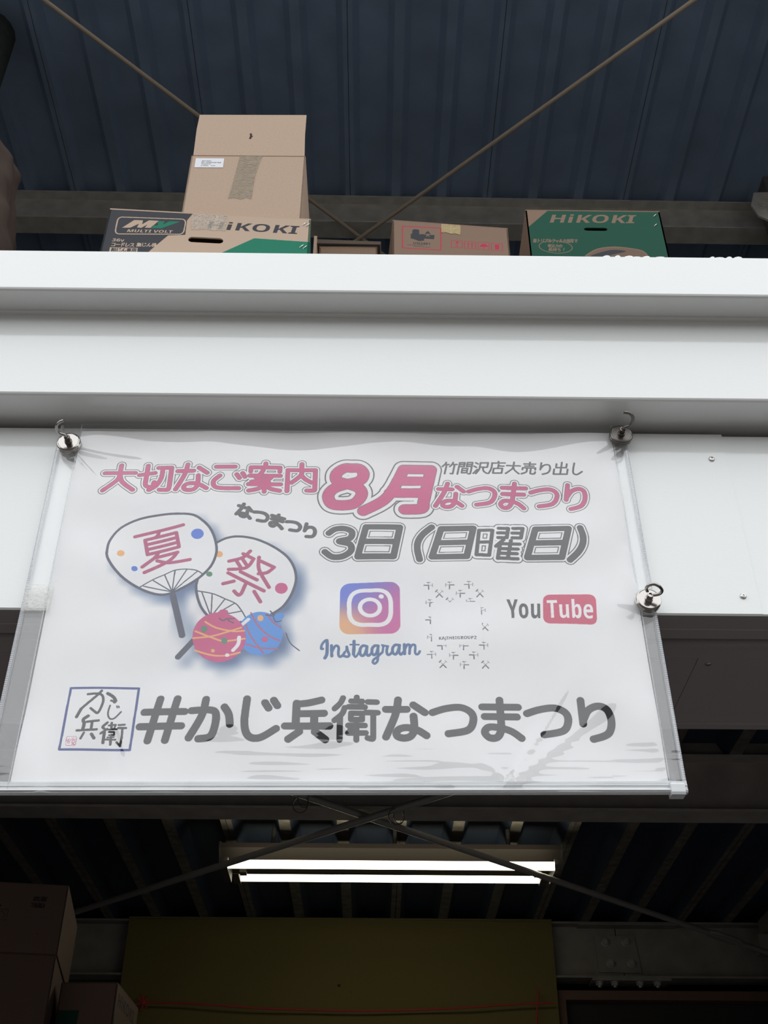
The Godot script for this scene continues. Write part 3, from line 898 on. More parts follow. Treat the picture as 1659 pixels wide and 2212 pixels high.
func poster_print() -> ImageTexture:
	var a := Canvas.new(self, 1079.0, 755.0, 2048, PAPER)
	a.mark()
	a.po("~109.4,316.0 110.8,287.4 126.9,258.3 159.2,238.6 198.3,228.0 230.2,224.3 262.8,227.9 285.7,245.0 300.7,264.6 310.7,290.3 314.1,315.8 307.2,344.0 291.0,367.1 271.9,384.0 252.5,396.1 237.9,403.7 222.8,406.1 204.5,402.8 177.5,390.8 149.3,372.0 128.4,350.4 113.7,328.6", SHADE)
	a.po("~312.3,293.5 331.3,282.3 354.8,278.1 386.9,283.8 419.5,301.4 446.8,325.0 460.9,350.0 465.0,374.5 460.3,398.8 451.0,419.8 436.6,437.6 404.7,455.3 354.9,464.1 321.7,458.9 308.4,449.6 297.0,434.9 289.0,417.1 283.8,396.1 284.2,377.9 293.4,334.6", SHADE)
	a.st("239.0,402.2 264.0,487.3", 11.1, SHADE)
	a.st("316.4,455.4 260.9,530.4", 9.8, SHADE)
	a.po("~379.0,494.3 377.6,509.9 371.7,523.9 361.8,534.9 349.0,542.0 334.3,544.5 319.3,542.1 305.3,535.1 293.7,524.1 285.5,510.1 281.7,494.5 282.6,478.7 288.3,464.3 298.1,452.8 311.2,445.4 326.3,442.8 341.7,445.3 356.0,452.7 367.6,464.2 375.5,478.5", SHADE)
	a.po("~445.2,487.0 443.8,500.9 438.6,513.4 430.0,523.3 419.0,529.6 406.6,531.8 393.9,529.6 382.1,523.4 372.4,513.6 365.7,501.1 362.8,487.2 363.8,473.1 368.8,460.3 377.3,450.1 388.6,443.5 401.3,441.2 414.3,443.4 426.3,450.0 436.0,460.2 442.5,472.9", SHADE)
	a.soften()
	a.st("304.1,443.7 248.6,519.2", 10.4, FANLINE)
	a.po("~296.5,277.5 315.4,266.2 339.1,261.9 371.3,267.7 404.2,285.4 431.7,309.3 445.9,334.4 450.1,359.2 445.5,383.7 436.3,404.9 421.9,422.8 389.9,440.6 339.9,449.5 306.6,444.3 293.2,434.9 281.7,420.1 273.6,402.1 268.3,380.9 268.6,362.6 277.7,319.0", PAPER)
	a.po("~310.7,303.1 310.5,305.3 309.7,307.2 308.3,308.8 306.5,309.7 304.4,310.1 302.3,309.8 300.3,308.8 298.7,307.2 297.5,305.3 297.0,303.1 297.2,301.0 298.0,299.0 299.4,297.5 301.2,296.5 303.3,296.1 305.4,296.4 307.4,297.4 309.1,299.0 310.2,300.9", ORANGE)
	a.po("~295.1,348.0 295.0,349.7 294.3,351.3 293.1,352.5 291.6,353.3 289.9,353.6 288.1,353.3 286.4,352.5 285.0,351.3 284.1,349.8 283.7,348.0 283.8,346.3 284.5,344.7 285.6,343.5 287.1,342.7 288.9,342.4 290.7,342.7 292.3,343.5 293.7,344.7 294.7,346.3", GREEN)
	a.po("~435.5,377.6 435.1,381.2 433.6,384.4 431.2,387.0 428.0,388.6 424.5,389.2 420.9,388.6 417.6,387.0 414.9,384.5 413.1,381.2 412.3,377.7 412.7,374.1 414.2,370.8 416.6,368.3 419.7,366.6 423.3,366.0 426.9,366.6 430.3,368.2 432.9,370.8 434.7,374.1", PINK)
	a.run("祭", [331.4, 273.3, 423.6, 324.8, 301.0, 368.7], 7.0, PINK2)
	a.st("~270.7,384.6 299.5,390.0 323.4,400.5 342.0,409.5 353.2,422.9 361.8,437.7", 2.2, FANLINE)
	a.st("299.8,437.8 278.5,385.5|299.8,437.8 298.2,390.6|299.8,437.8 322.1,400.5|299.8,437.8 339.5,409.5|299.8,437.8 354.6,425.0", 2.2, FANLINE)
	a.st("~296.5,277.5 315.4,266.2 339.1,261.9 371.3,267.7 404.2,285.4 431.7,309.3 445.9,334.4 450.1,359.2 445.5,383.7 436.3,404.9 421.9,422.8 389.9,440.6 339.9,449.5 306.6,444.3 293.2,434.9 281.7,420.1 273.6,402.1 268.3,380.9 268.6,362.6 277.7,319.0 296.5,277.5", 4.7, FANLINE)
	a.po("~92.8,300.2 94.0,271.3 110.1,241.9 142.4,222.0 181.6,211.4 213.6,207.6 246.4,211.3 269.5,228.6 284.7,248.3 294.9,274.3 298.3,299.9 291.6,328.4 275.4,351.8 256.3,368.7 236.9,381.0 222.2,388.6 207.0,391.1 188.7,387.7 161.4,375.6 133.1,356.6 112.0,334.9 97.2,312.9", PAPER)
	a.po("~126.3,300.1 126.2,302.3 125.4,304.3 124.1,305.8 122.2,306.8 120.1,307.1 117.8,306.8 115.7,305.8 113.9,304.3 112.7,302.3 112.0,300.2 112.1,298.0 112.8,296.0 114.2,294.5 116.0,293.5 118.2,293.1 120.5,293.5 122.6,294.5 124.4,296.0 125.6,298.0", ORANGE)
	a.po("~270.7,255.8 270.4,259.4 269.0,262.7 266.6,265.3 263.4,267.0 259.7,267.5 256.0,267.0 252.5,265.3 249.6,262.7 247.6,259.5 246.7,255.8 246.9,252.2 248.3,248.9 250.7,246.3 253.9,244.6 257.6,244.1 261.3,244.6 264.8,246.3 267.7,248.9 269.7,252.2", BLUE)
	a.po("~154.7,334.2 154.7,335.9 154.1,337.5 152.9,338.7 151.4,339.5 149.7,339.8 147.9,339.5 146.2,338.8 144.8,337.5 143.7,335.9 143.2,334.2 143.3,332.5 143.9,330.9 145.0,329.6 146.5,328.8 148.3,328.6 150.1,328.8 151.8,329.6 153.2,330.9 154.2,332.5", BLUE)
	a.run("夏", [130.5, 257.3, 236.0, 224.0, 154.0, 348.8], 7.1, PINK2)
	a.st("~161.4,375.6 185.2,358.1 206.1,347.2 224.6,337.8 245.3,336.3 263.9,339.4 276.3,347.1", 2.2, FANLINE)
	a.st("224.5,385.6 170.0,371.9|224.5,385.6 186.7,359.6|224.5,385.6 206.1,347.2|224.5,385.6 224.7,338.5|224.5,385.6 246.7,337.2|224.5,385.6 267.9,340.9", 2.2, FANLINE)
	a.st("~92.8,300.2 94.0,271.3 110.1,241.9 142.4,222.0 181.6,211.4 213.6,207.6 246.4,211.3 269.5,228.6 284.7,248.3 294.9,274.3 298.3,299.9 291.6,328.4 275.4,351.8 256.3,368.7 236.9,381.0 222.2,388.6 207.0,391.1 188.7,387.7 161.4,375.6 133.1,356.6 112.0,334.9 97.2,312.9 92.8,300.2", 4.9, FANLINE)
	a.st("226.5,393.1 251.6,475.9", 11.7, FANLINE)
	a.st("~437.0,472.6 445.4,492.7 462.3,508.3", 1.9, FANLINE)
	a.po("~430.7,472.6 429.5,486.6 424.4,499.1 416.2,509.0 405.5,515.3 393.4,517.5 381.0,515.4 369.5,509.1 360.0,499.2 353.4,486.7 350.5,472.8 351.4,458.7 356.2,445.9 364.5,435.7 375.4,429.0 387.8,426.7 400.5,429.0 412.2,435.6 421.7,445.8 428.0,458.6", SKYBLUE)
	a.st("~371.4,428.8 385.7,455.3 404.6,475.6 426.5,488.5|~361.4,449.5 374.7,478.5 399.4,514.1|~367.0,494.3 393.7,502.8 423.6,504.2|~400.8,431.8 413.2,449.4 427.6,461.0", 3.0, STRIPE)
	a.po("~394.7,440.0 394.5,442.0 393.8,443.8 392.7,445.3 391.2,446.2 389.5,446.5 387.8,446.2 386.1,445.3 384.8,443.8 383.9,442.0 383.5,440.0 383.7,438.0 384.4,436.2 385.5,434.8 387.0,433.9 388.7,433.5 390.4,433.9 392.1,434.8 393.4,436.2 394.3,438.0", ORANGE)
	a.po("~405.1,484.8 404.9,486.6 404.2,488.2 403.1,489.4 401.6,490.2 399.9,490.5 398.2,490.2 396.6,489.4 395.4,488.2 394.5,486.6 394.1,484.8 394.3,483.0 394.9,481.4 396.1,480.1 397.6,479.3 399.3,479.0 401.0,479.3 402.6,480.1 403.8,481.4 404.7,483.0", PINK)
	a.st("367.7,442.4 356.9,453.3", 6.5, PAPER)
	a.po("~431.5,433.8 431.8,436.1 431.3,438.6 429.9,441.0 427.8,443.0 425.2,444.5 422.3,445.4 419.5,445.5 417.0,444.8 415.0,443.4 413.8,441.5 413.4,439.1 414.0,436.7 415.4,434.3 417.5,432.2 420.1,430.7 423.0,429.8 425.8,429.7 428.3,430.4 430.3,431.8", SKYBLUE)
	a.st("~412.0,438.2 417.6,448.2 427.1,446.4|412.4,436.2 398.3,433.2|413.6,434.7 406.2,425.2", 2.2, FANLINE)
	a.po("~365.5,480.0 364.3,495.6 358.5,509.5 348.9,520.5 336.4,527.6 322.1,530.0 307.4,527.6 293.6,520.6 282.2,509.7 274.2,495.7 270.4,480.1 271.2,464.4 276.6,450.1 286.2,438.6 299.0,431.2 313.7,428.6 328.8,431.2 342.8,438.5 354.3,449.9 362.1,464.2", PINK)
	a.st("~290.5,448.1 310.5,459.8 341.3,467.0 361.3,466.1|~274.7,467.7 304.7,480.1 327.8,487.2 363.7,482.8|~271.7,481.6 304.4,477.2 331.3,468.5 355.8,459.7|~277.1,505.9 307.7,515.7 332.6,517.1 357.0,511.4", 3.5, ORANGE)
	a.po("~295.4,462.7 295.3,464.7 294.6,466.5 293.6,467.9 292.1,468.8 290.4,469.1 288.7,468.8 287.0,467.9 285.7,466.5 284.7,464.7 284.3,462.8 284.4,460.8 285.0,459.0 286.1,457.6 287.6,456.7 289.3,456.3 291.0,456.6 292.6,457.6 294.0,459.0 294.9,460.8", GREEN)
	a.po("~333.2,486.6 333.1,488.6 332.5,490.3 331.4,491.7 329.9,492.6 328.2,492.9 326.5,492.6 324.9,491.8 323.6,490.4 322.7,488.6 322.2,486.7 322.4,484.7 323.0,482.9 324.1,481.5 325.6,480.6 327.2,480.3 329.0,480.6 330.6,481.5 331.9,482.9 332.8,484.7", GREEN)
	a.po("~312.4,506.6 312.4,507.8 312.0,508.8 311.3,509.6 310.3,510.2 309.3,510.3 308.2,510.2 307.2,509.6 306.3,508.8 305.7,507.8 305.5,506.7 305.5,505.5 306.0,504.5 306.7,503.7 307.6,503.1 308.6,503.0 309.7,503.1 310.7,503.7 311.6,504.5 312.2,505.5", ORANGE)
	a.st("~353.5,480.0 352.8,494.3 344.7,506.6", 7.0, PAPER)
	a.po("~338.8,516.2 338.7,517.3 338.2,518.4 337.5,519.2 336.5,519.7 335.3,519.9 334.2,519.7 333.1,519.2 332.2,518.4 331.6,517.4 331.3,516.2 331.4,515.1 331.9,514.1 332.6,513.2 333.6,512.7 334.8,512.5 335.9,512.7 337.0,513.2 337.9,514.1 338.5,515.1", PAPER)
	a.po("313.5,430.0 313.4,427.5 313.9,425.4 314.9,423.9 316.4,422.9 318.5,422.4 324.1,422.4 326.3,422.9 328.1,423.9 329.3,425.4 330.2,427.5 330.5,430.0 330.3,438.4 329.8,441.0 328.8,443.0 327.5,444.5 325.7,445.5 323.5,446.0 323.5,446.0 321.2,445.5 319.2,444.5 317.6,443.0 316.3,441.0 315.3,438.5", PINK)
	a.st("~315.2,440.2 321.9,445.4 328.6,440.7|330.4,441.3 341.8,440.7|330.7,444.3 341.2,450.1", 2.2, FANLINE)
	a.run("大切なご案内", [56.2, 82.4, 486.6, 82.2, 56.5, 155.7], 18.9, GREY)
	a.run("大切なご案内", [56.2, 82.4, 486.6, 82.2, 56.5, 155.7], 15.9, PAPER)
	a.run("大切なご案内", [56.2, 82.4, 486.6, 82.2, 56.5, 155.7], 9.9, PINK_EDGE)
	a.run("大切なご案内", [56.2, 82.4, 486.6, 82.2, 56.5, 155.7], 7.9, PINK)
	a.fit("8", [516.5, 96.1, 582.5, 96.1, 565.6, 187.1, 501.2, 187.2], 43.9, GREY)
	a.fit("月", [627.2, 95.1, 707.9, 95.0, 686.6, 199.3, 573.7, 201.2], 43.9, GREY)
	a.fit("8", [516.5, 96.1, 582.5, 96.1, 565.6, 187.1, 501.2, 187.2], 38.6, PAPER)
	a.fit("月", [627.2, 95.1, 707.9, 95.0, 686.6, 199.3, 573.7, 201.2], 38.6, PAPER)
	a.fit("8", [516.5, 96.1, 582.5, 96.1, 565.6, 187.1, 501.2, 187.2], 24.6, PINK_EDGE)
	a.fit("月", [627.2, 95.1, 707.9, 95.0, 686.6, 199.3, 573.7, 201.2], 24.6, PINK_EDGE)
	a.fit("8", [516.5, 96.1, 582.5, 96.1, 565.6, 187.1, 501.2, 187.2], 21.9, PINK)
	a.fit("月", [627.2, 95.1, 707.9, 95.0, 686.6, 199.3, 573.7, 201.2], 21.9, PINK)
	a.run("なつまつり", [719.4, 126.5, 1024.8, 130.2, 707.6, 193.6], 18.5, GREY)
	a.run("なつまつり", [719.4, 126.5, 1024.8, 130.2, 707.6, 193.6], 15.6, PAPER)
	a.run("なつまつり", [719.4, 126.5, 1024.8, 130.2, 707.6, 193.6], 9.7, PINK_EDGE)
	a.run("なつまつり", [719.4, 126.5, 1024.8, 130.2, 707.6, 193.6], 7.7, PINK)
	a.run("竹間沢店大売り出し", [731.9, 73.1, 1018.5, 78.0, 724.6, 106.9], 3.7, INK)
	a.fit("3", [509.1, 243.1, 557.6, 243.0, 549.0, 308.4, 500.5, 308.5], 22.4, GREY)
	a.fit("日", [578.9, 239.8, 643.6, 239.7, 630.8, 307.9, 563.6, 308.0], 22.4, GREY)
	a.fit("(", [685.5, 237.4, 704.9, 237.4, 679.5, 313.6, 668.5, 313.6], 22.4, GREY)
	a.fit("日", [722.7, 241.0, 784.3, 241.0, 768.3, 307.7, 703.0, 307.8], 22.4, GREY)
	a.fit("日", [903.6, 240.9, 967.0, 240.8, 947.7, 307.5, 882.6, 307.6], 22.3, GREY)
	a.fit(")", [989.5, 238.9, 1002.6, 238.9, 978.3, 313.2, 962.6, 313.2], 22.3, GREY)
	a.fit("曜", [795.5, 241.4, 881.4, 239.1, 864.0, 311.6, 785.8, 310.4], 20.3, GREY)
	a.fit("3", [509.1, 243.1, 557.6, 243.0, 549.0, 308.4, 500.5, 308.5], 18.6, PAPER)
	a.fit("日", [578.9, 239.8, 643.6, 239.7, 630.8, 307.9, 563.6, 308.0], 18.7, PAPER)
	a.fit("(", [685.5, 237.4, 704.9, 237.4, 679.5, 313.6, 668.5, 313.6], 18.7, PAPER)
	a.fit("日", [722.7, 241.0, 784.3, 241.0, 768.3, 307.7, 703.0, 307.8], 18.6, PAPER)
	a.fit("日", [903.6, 240.9, 967.0, 240.8, 947.7, 307.5, 882.6, 307.6], 18.6, PAPER)
	a.fit(")", [989.5, 238.9, 1002.6, 238.9, 978.3, 313.2, 962.6, 313.2], 18.6, PAPER)
	a.fit("曜", [795.5, 241.4, 881.4, 239.1, 864.0, 311.6, 785.8, 310.4], 16.5, PAPER)
	a.fit("3", [509.1, 243.1, 557.6, 243.0, 549.0, 308.4, 500.5, 308.5], 12.8, INK)
	a.fit("日", [578.9, 239.8, 643.6, 239.7, 630.8, 307.9, 563.6, 308.0], 12.9, INK)
	a.fit("(", [685.5, 237.4, 704.9, 237.4, 679.5, 313.6, 668.5, 313.6], 12.9, INK)
	a.fit("日", [722.7, 241.0, 784.3, 241.0, 768.3, 307.7, 703.0, 307.8], 12.8, INK)
	a.fit("日", [903.6, 240.9, 967.0, 240.8, 947.7, 307.5, 882.6, 307.6], 12.8, INK)
	a.fit(")", [989.5, 238.9, 1002.6, 238.9, 978.3, 313.2, 962.6, 313.2], 12.8, INK)
	a.fit("曜", [795.5, 241.4, 881.4, 239.1, 864.0, 311.6, 785.8, 310.4], 7.4, INK)
	a.run("なつまつり", [331.7, 178.9, 490.4, 239.6, 326.0, 211.9], 10.9, PAPER)
	a.run("なつまつり", [331.7, 178.9, 490.4, 239.6, 326.0, 211.9], 7.6, INK)
	a.grad([532.0, 366.9, 641.6, 362.9, 641.6, 472.7, 532.7, 477.5])
	a.st("549.1,409.2 550.4,400.7 553.2,393.7 557.5,388.5 563.3,384.8 570.6,382.9 602.9,381.9 610.2,383.4 616.1,386.6 620.4,391.6 623.3,398.4 624.7,406.9 624.7,431.4 623.2,439.8 620.4,446.5 616.1,451.6 610.4,455.0 603.2,456.7 571.0,457.2 563.9,455.7 558.1,452.5 553.8,447.6 550.9,440.9 549.4,432.6 549.1,409.2", 8.4, PAPER)
	a.st("~605.0,419.9 604.1,425.4 601.6,430.4 597.6,434.3 592.6,436.8 587.0,437.7 581.5,436.8 576.5,434.3 572.4,430.4 569.8,425.5 568.9,420.0 569.7,414.4 572.2,409.4 576.2,405.4 581.2,402.9 586.8,402.0 592.5,402.9 597.5,405.4 601.5,409.4 604.1,414.4 605.0,419.9", 8.0, PAPER)
	a.po("~612.3,395.8 612.0,397.3 611.4,398.6 610.3,399.7 609.0,400.4 607.5,400.6 606.1,400.4 604.8,399.7 603.7,398.6 603.0,397.3 602.8,395.8 603.0,394.3 603.7,392.9 604.7,391.9 606.1,391.2 607.5,390.9 609.0,391.2 610.3,391.9 611.4,392.9 612.0,394.3", PAPER)
	a.st("~503.8,505.5 500.7,504.8 502.0,496.9 507.1,489.8 510.8,488.4", 4.5, IGBLUE)
	a.st("~510.5,489.1 511.4,500.5 510.9,516.0 507.8,523.4", 5.9, IGBLUE)
	a.st("518.8,499.3 519.8,520.0", 5.5, IGBLUE)
	a.st("~519.8,511.8 524.8,501.2 529.5,500.2 531.7,504.7 531.3,516.0 533.9,521.3 538.8,518.8 542.6,512.5", 4.8, IGBLUE)
	a.st("~538.2,520.9 543.6,511.8 545.9,502.5", 2.9, IGBLUE)
	a.st("~545.9,501.8 547.9,510.3 550.5,517.4 547.5,521.3 541.5,519.9", 4.9, IGBLUE)
	a.st("558.8,490.7 558.3,516.7", 5.9, IGBLUE)
	a.st("552.3,497.6 567.2,497.2", 3.2, IGBLUE)
	a.st("~558.3,516.7 561.1,521.6 564.7,518.1 567.8,511.7", 3.9, IGBLUE)
	a.st("~581.3,500.3 574.5,499.2 569.8,506.0 569.9,515.2 573.7,519.2 578.3,514.5 581.9,501.8", 5.2, IGBLUE)
	a.st("~581.9,500.1 581.4,514.5 583.9,518.7 588.0,515.9 590.9,510.2", 4.9, IGBLUE)
	a.st("~601.8,498.6 595.6,498.6 590.9,504.6 590.9,513.3 594.4,517.0 598.7,513.1 601.8,500.3", 5.2, IGBLUE)
	a.st("~601.8,498.2 601.3,517.3 600.3,528.5 595.7,533.8 592.2,531.6 593.7,526.4 600.6,520.1 609.2,510.9", 4.5, IGBLUE)
	a.st("~609.2,511.6 610.7,498.9 608.6,497.2 612.3,498.0 619.2,499.1", 3.9, IGBLUE)
	a.st("~618.2,499.1 616.7,508.8 618.5,515.5 622.6,514.7 626.6,509.5", 4.9, IGBLUE)
	a.st("~638.8,497.0 632.9,495.7 627.6,501.7 627.6,510.9 631.5,514.7 635.9,510.2 639.7,497.4", 5.2, IGBLUE)
	a.st("~639.7,496.2 638.9,510.1 642.0,514.8 646.1,510.1", 4.9, IGBLUE)
	a.st("648.2,494.8 648.3,513.7", 5.4, IGBLUE)
	a.st("~648.9,504.5 653.0,495.9 657.1,495.6 657.9,500.9 657.0,513.2", 4.9, IGBLUE)
	a.st("~657.9,503.0 661.7,496.2 666.2,495.6 667.6,500.9 666.9,510.1 669.2,514.6 672.8,513.6 675.4,508.9", 4.5, IGBLUE)
	a.st("686.6,370.5 694.9,370.5|694.9,370.5 694.9,378.9", 2.0, HAMMER)
	a.st("694.9,370.5 701.4,370.5|694.9,370.5 695.1,365.0", 1.1, HAMMER2)
	a.st("692.5,364.4 696.0,364.4", 1.7, HAMMER)
	a.st("695.6,364.1 698.8,364.1", 1.2, HAMMER2)
	a.st("702.1,367.2 702.1,373.2", 1.7, HAMMER2)
	a.st("761.0,369.1 769.3,369.1|769.3,369.1 769.1,377.5", 2.0, HAMMER)
	a.st("769.3,369.1 775.8,369.1|769.3,369.1 769.5,363.6", 1.1, HAMMER2)
	a.st("767.0,362.9 770.5,362.9", 1.7, HAMMER)
	a.st("770.1,362.7 773.3,362.7", 1.2, HAMMER2)
	a.st("776.5,365.8 776.4,371.7", 1.7, HAMMER2)
	a.st("687.7,444.2 695.9,444.2|695.9,444.2 695.8,452.2", 2.0, HAMMER)
	a.st("695.9,444.2 702.2,444.1|695.9,444.2 696.0,438.9", 1.1, HAMMER2)
	a.st("693.5,438.2 696.9,438.2", 1.7, HAMMER)
	a.st("696.5,438.0 699.6,438.0", 1.2, HAMMER2)
	a.st("702.8,441.0 702.9,446.7", 1.7, HAMMER2)
	a.st("781.2,424.4 789.4,424.4|789.4,424.4 789.2,432.5", 2.0, HAMMER)
	a.st("789.4,424.4 795.8,424.3|789.4,424.4 789.7,419.0", 1.1, HAMMER2)
	a.st("787.2,418.4 790.7,418.4", 1.7, HAMMER)
	a.st("790.2,418.2 793.4,418.1", 1.2, HAMMER2)
	a.st("796.5,421.1 796.4,426.9", 1.7, HAMMER2)
	a.st("707.0,498.4 715.0,498.4|715.0,498.4 715.0,506.2", 1.9, HAMMER)
	a.st("715.0,498.4 721.3,498.4|715.0,498.4 715.2,493.3", 1.1, HAMMER2)
	a.st("712.7,492.7 716.1,492.6", 1.6, HAMMER)
	a.st("715.7,492.4 718.8,492.4", 1.2, HAMMER2)
	a.st("721.9,495.3 721.9,500.8", 1.6, HAMMER2)
	a.st("688.3,515.6 696.3,515.5|696.3,515.5 696.2,523.2", 1.9, HAMMER)
	a.st("696.3,515.5 702.5,515.5|696.3,515.5 696.4,510.5", 1.0, HAMMER2)
	a.st("693.9,509.9 697.3,509.9", 1.6, HAMMER)
	a.st("696.9,509.7 700.0,509.6", 1.1, HAMMER2)
	a.st("703.1,512.5 703.1,518.0", 1.6, HAMMER2)
	a.st("762.9,516.9 770.9,516.9|770.9,516.9 770.7,524.6", 1.9, HAMMER)
	a.st("770.9,516.9 777.1,516.9|770.9,516.9 771.1,511.8", 1.0, HAMMER2)
	a.st("768.7,511.2 772.0,511.2", 1.6, HAMMER)
	a.st("771.6,511.0 774.7,511.0", 1.1, HAMMER2)
	a.st("777.8,513.9 777.7,519.3", 1.6, HAMMER2)
	a.st("741.9,370.0 733.6,370.0|733.6,370.0 733.1,378.4", 2.0, HAMMER)
	a.st("733.6,370.0 727.1,370.0|733.6,370.0 733.8,364.5", 1.1, HAMMER2)
	a.st("731.2,363.9 734.7,363.9", 1.7, HAMMER)
	a.st("734.3,363.6 737.5,363.6", 1.2, HAMMER2)
	a.st("726.7,366.7 726.3,372.7", 1.7, HAMMER2)
	a.st("760.9,387.7 752.6,387.7|752.6,387.7 752.1,396.0", 2.0, HAMMER)
	a.st("752.6,387.7 746.2,387.8|752.6,387.7 752.8,382.3", 1.1, HAMMER2)
	a.st("750.3,381.6 753.8,381.6", 1.7, HAMMER)
	a.st("753.3,381.4 756.6,381.4", 1.2, HAMMER2)
	a.st("745.7,384.5 745.3,390.4", 1.7, HAMMER2)
	a.st("704.6,407.1 696.3,407.1|696.3,407.1 695.9,415.3", 2.0, HAMMER)
	a.st("696.3,407.1 689.9,407.1|696.3,407.1 696.5,401.7", 1.1, HAMMER2)
	a.st("693.9,401.1 697.4,401.1", 1.7, HAMMER)
	a.st("696.9,400.9 700.2,400.9", 1.2, HAMMER2)
	a.st("689.4,403.9 689.1,409.7", 1.7, HAMMER2)
	a.st("778.5,405.1 770.2,405.1|770.2,405.1 769.7,413.3", 2.0, HAMMER)
	a.st("770.2,405.1 763.8,405.1|770.2,405.1 770.5,399.7", 1.1, HAMMER2)
	a.st("767.9,399.0 771.4,399.0", 1.7, HAMMER)
	a.st("771.0,398.8 774.2,398.8", 1.2, HAMMER2)
	a.st("763.4,401.8 763.0,407.7", 1.7, HAMMER2)
	a.st("705.1,480.7 697.0,480.7|697.0,480.7 696.6,488.6", 1.9, HAMMER)
	a.st("697.0,480.7 690.7,480.7|697.0,480.7 697.1,475.6", 1.1, HAMMER2)
	a.st("694.6,474.9 698.0,474.9", 1.6, HAMMER)
	a.st("697.6,474.7 700.7,474.7", 1.2, HAMMER2)
	a.st("690.2,477.6 689.9,483.2", 1.6, HAMMER2)
	a.st("761.5,499.1 753.4,499.1|753.4,499.1 752.9,506.9", 1.9, HAMMER)
	a.st("753.4,499.1 747.2,499.1|753.4,499.1 753.6,494.0", 1.1, HAMMER2)
	a.st("751.2,493.4 754.6,493.4", 1.6, HAMMER)
	a.st("754.1,493.2 757.3,493.2", 1.2, HAMMER2)
	a.st("746.8,496.1 746.4,501.6", 1.6, HAMMER2)
	a.st("742.6,518.0 734.6,518.0|734.6,518.0 734.1,525.7", 1.9, HAMMER)
	a.st("734.6,518.0 728.4,518.0|734.6,518.0 734.8,512.9", 1.0, HAMMER2)
	a.st("732.3,512.3 735.7,512.3", 1.6, HAMMER)
	a.st("735.3,512.1 738.4,512.1", 1.1, HAMMER2)
	a.st("727.9,515.0 727.6,520.4", 1.6, HAMMER2)
	a.st("760.7,536.1 752.7,536.1|752.7,536.1 752.2,543.7", 1.9, HAMMER)
	a.st("752.7,536.1 746.6,536.1|752.7,536.1 753.0,531.1", 1.0, HAMMER2)
	a.st("750.5,530.5 753.9,530.5", 1.6, HAMMER)
	a.st("753.4,530.3 756.5,530.3", 1.1, HAMMER2)
	a.st("746.2,533.1 745.8,538.5", 1.6, HAMMER2)
	a.st("715.0,388.1 708.4,395.6|713.7,388.1 719.8,395.6", 2.1, HAMMER)
	a.st("719.4,383.1 714.3,388.9|709.6,383.1 714.3,388.9", 1.1, HAMMER2)
	a.st("707.4,384.0 710.6,380.5", 2.0, HAMMER)
	a.st("718.4,380.8 721.4,384.7", 1.3, HAMMER2)
	a.st("789.5,387.5 782.8,395.0|788.2,387.5 794.2,395.0", 2.1, HAMMER)
	a.st("794.0,382.4 788.8,388.2|784.2,382.5 788.8,388.2", 1.1, HAMMER2)
	a.st("782.0,383.3 785.3,379.8", 2.0, HAMMER)
	a.st("793.1,380.2 795.9,384.1", 1.3, HAMMER2)
	a.st("733.7,404.9 727.2,412.4|732.5,404.9 738.5,412.3", 2.1, HAMMER)
	a.st("738.1,399.9 733.1,405.7|728.4,400.0 733.1,405.7", 1.1, HAMMER2)
	a.st("726.3,400.8 729.4,397.3", 2.0, HAMMER)
	a.st("737.2,397.7 740.1,401.6", 1.3, HAMMER2)
	a.st("794.1,460.1 787.5,467.3|792.8,460.1 798.7,467.3", 2.0, HAMMER)
	a.st("798.5,455.2 793.4,460.8|788.9,455.3 793.4,460.8", 1.1, HAMMER2)
	a.st("786.8,456.1 790.0,452.7", 1.9, HAMMER)
	a.st("797.6,453.0 800.4,456.8", 1.3, HAMMER2)
	a.st("716.3,535.0 710.0,541.9|715.0,535.0 720.9,541.8", 2.0, HAMMER)
	a.st("720.5,530.3 715.6,535.7|711.1,530.4 715.6,535.7", 1.0, HAMMER2)
	a.st("709.1,531.2 712.1,527.9", 1.9, HAMMER)
	a.st("719.6,528.2 722.4,531.8", 1.2, HAMMER2)
	a.st("791.1,535.3 784.7,542.2|789.9,535.3 795.6,542.2", 2.0, HAMMER)
	a.st("795.5,530.7 790.5,536.0|786.1,530.7 790.5,536.0", 1.0, HAMMER2)
	a.st("784.0,531.5 787.1,528.3", 1.9, HAMMER)
	a.st("794.6,528.6 797.3,532.2", 1.2, HAMMER2)
	a.po("697.7,413.3 698.1,411.1 698.8,409.4 699.9,408.1 701.4,407.2 703.2,406.7 782.9,405.7 784.7,406.1 786.2,406.9 787.3,408.2 788.0,409.9 788.4,412.0 788.9,488.5 788.6,490.6 787.9,492.2 786.8,493.5 785.4,494.4 783.6,494.8 703.2,497.3 701.4,497.0 699.9,496.2 698.9,495.0 698.2,493.4 697.8,491.4", PAPER)
	a.st("697.7,413.3 698.1,411.1 698.8,409.4 699.9,408.1 701.4,407.2 703.2,406.7 782.9,405.7 784.7,406.1 786.2,406.9 787.3,408.2 788.0,409.9 788.4,412.0 788.9,488.5 788.6,490.6 787.9,492.2 786.8,493.5 785.4,494.4 783.6,494.8 703.2,497.3 701.4,497.0 699.9,496.2 698.9,495.0 698.2,493.4 697.8,491.4 697.7,413.3", 0.5, FAINT)
	a.st("781.6,497.5 789.7,497.5|789.7,497.5 789.4,505.3", 1.9, HAMMER)
	a.st("789.7,497.5 795.9,497.5|789.7,497.5 789.9,492.4", 1.1, HAMMER2)
	a.st("787.5,491.8 790.9,491.8", 1.6, HAMMER)
	a.st("790.4,491.6 793.6,491.6", 1.2, HAMMER2)
	a.st("796.6,494.4 796.5,500.0", 1.6, HAMMER2)
	a.tx("KAJIHEIGROUP2", [710.2, 480.4, 777.2, 478.5, 777.1, 487.1, 710.3, 487.9], INK2)
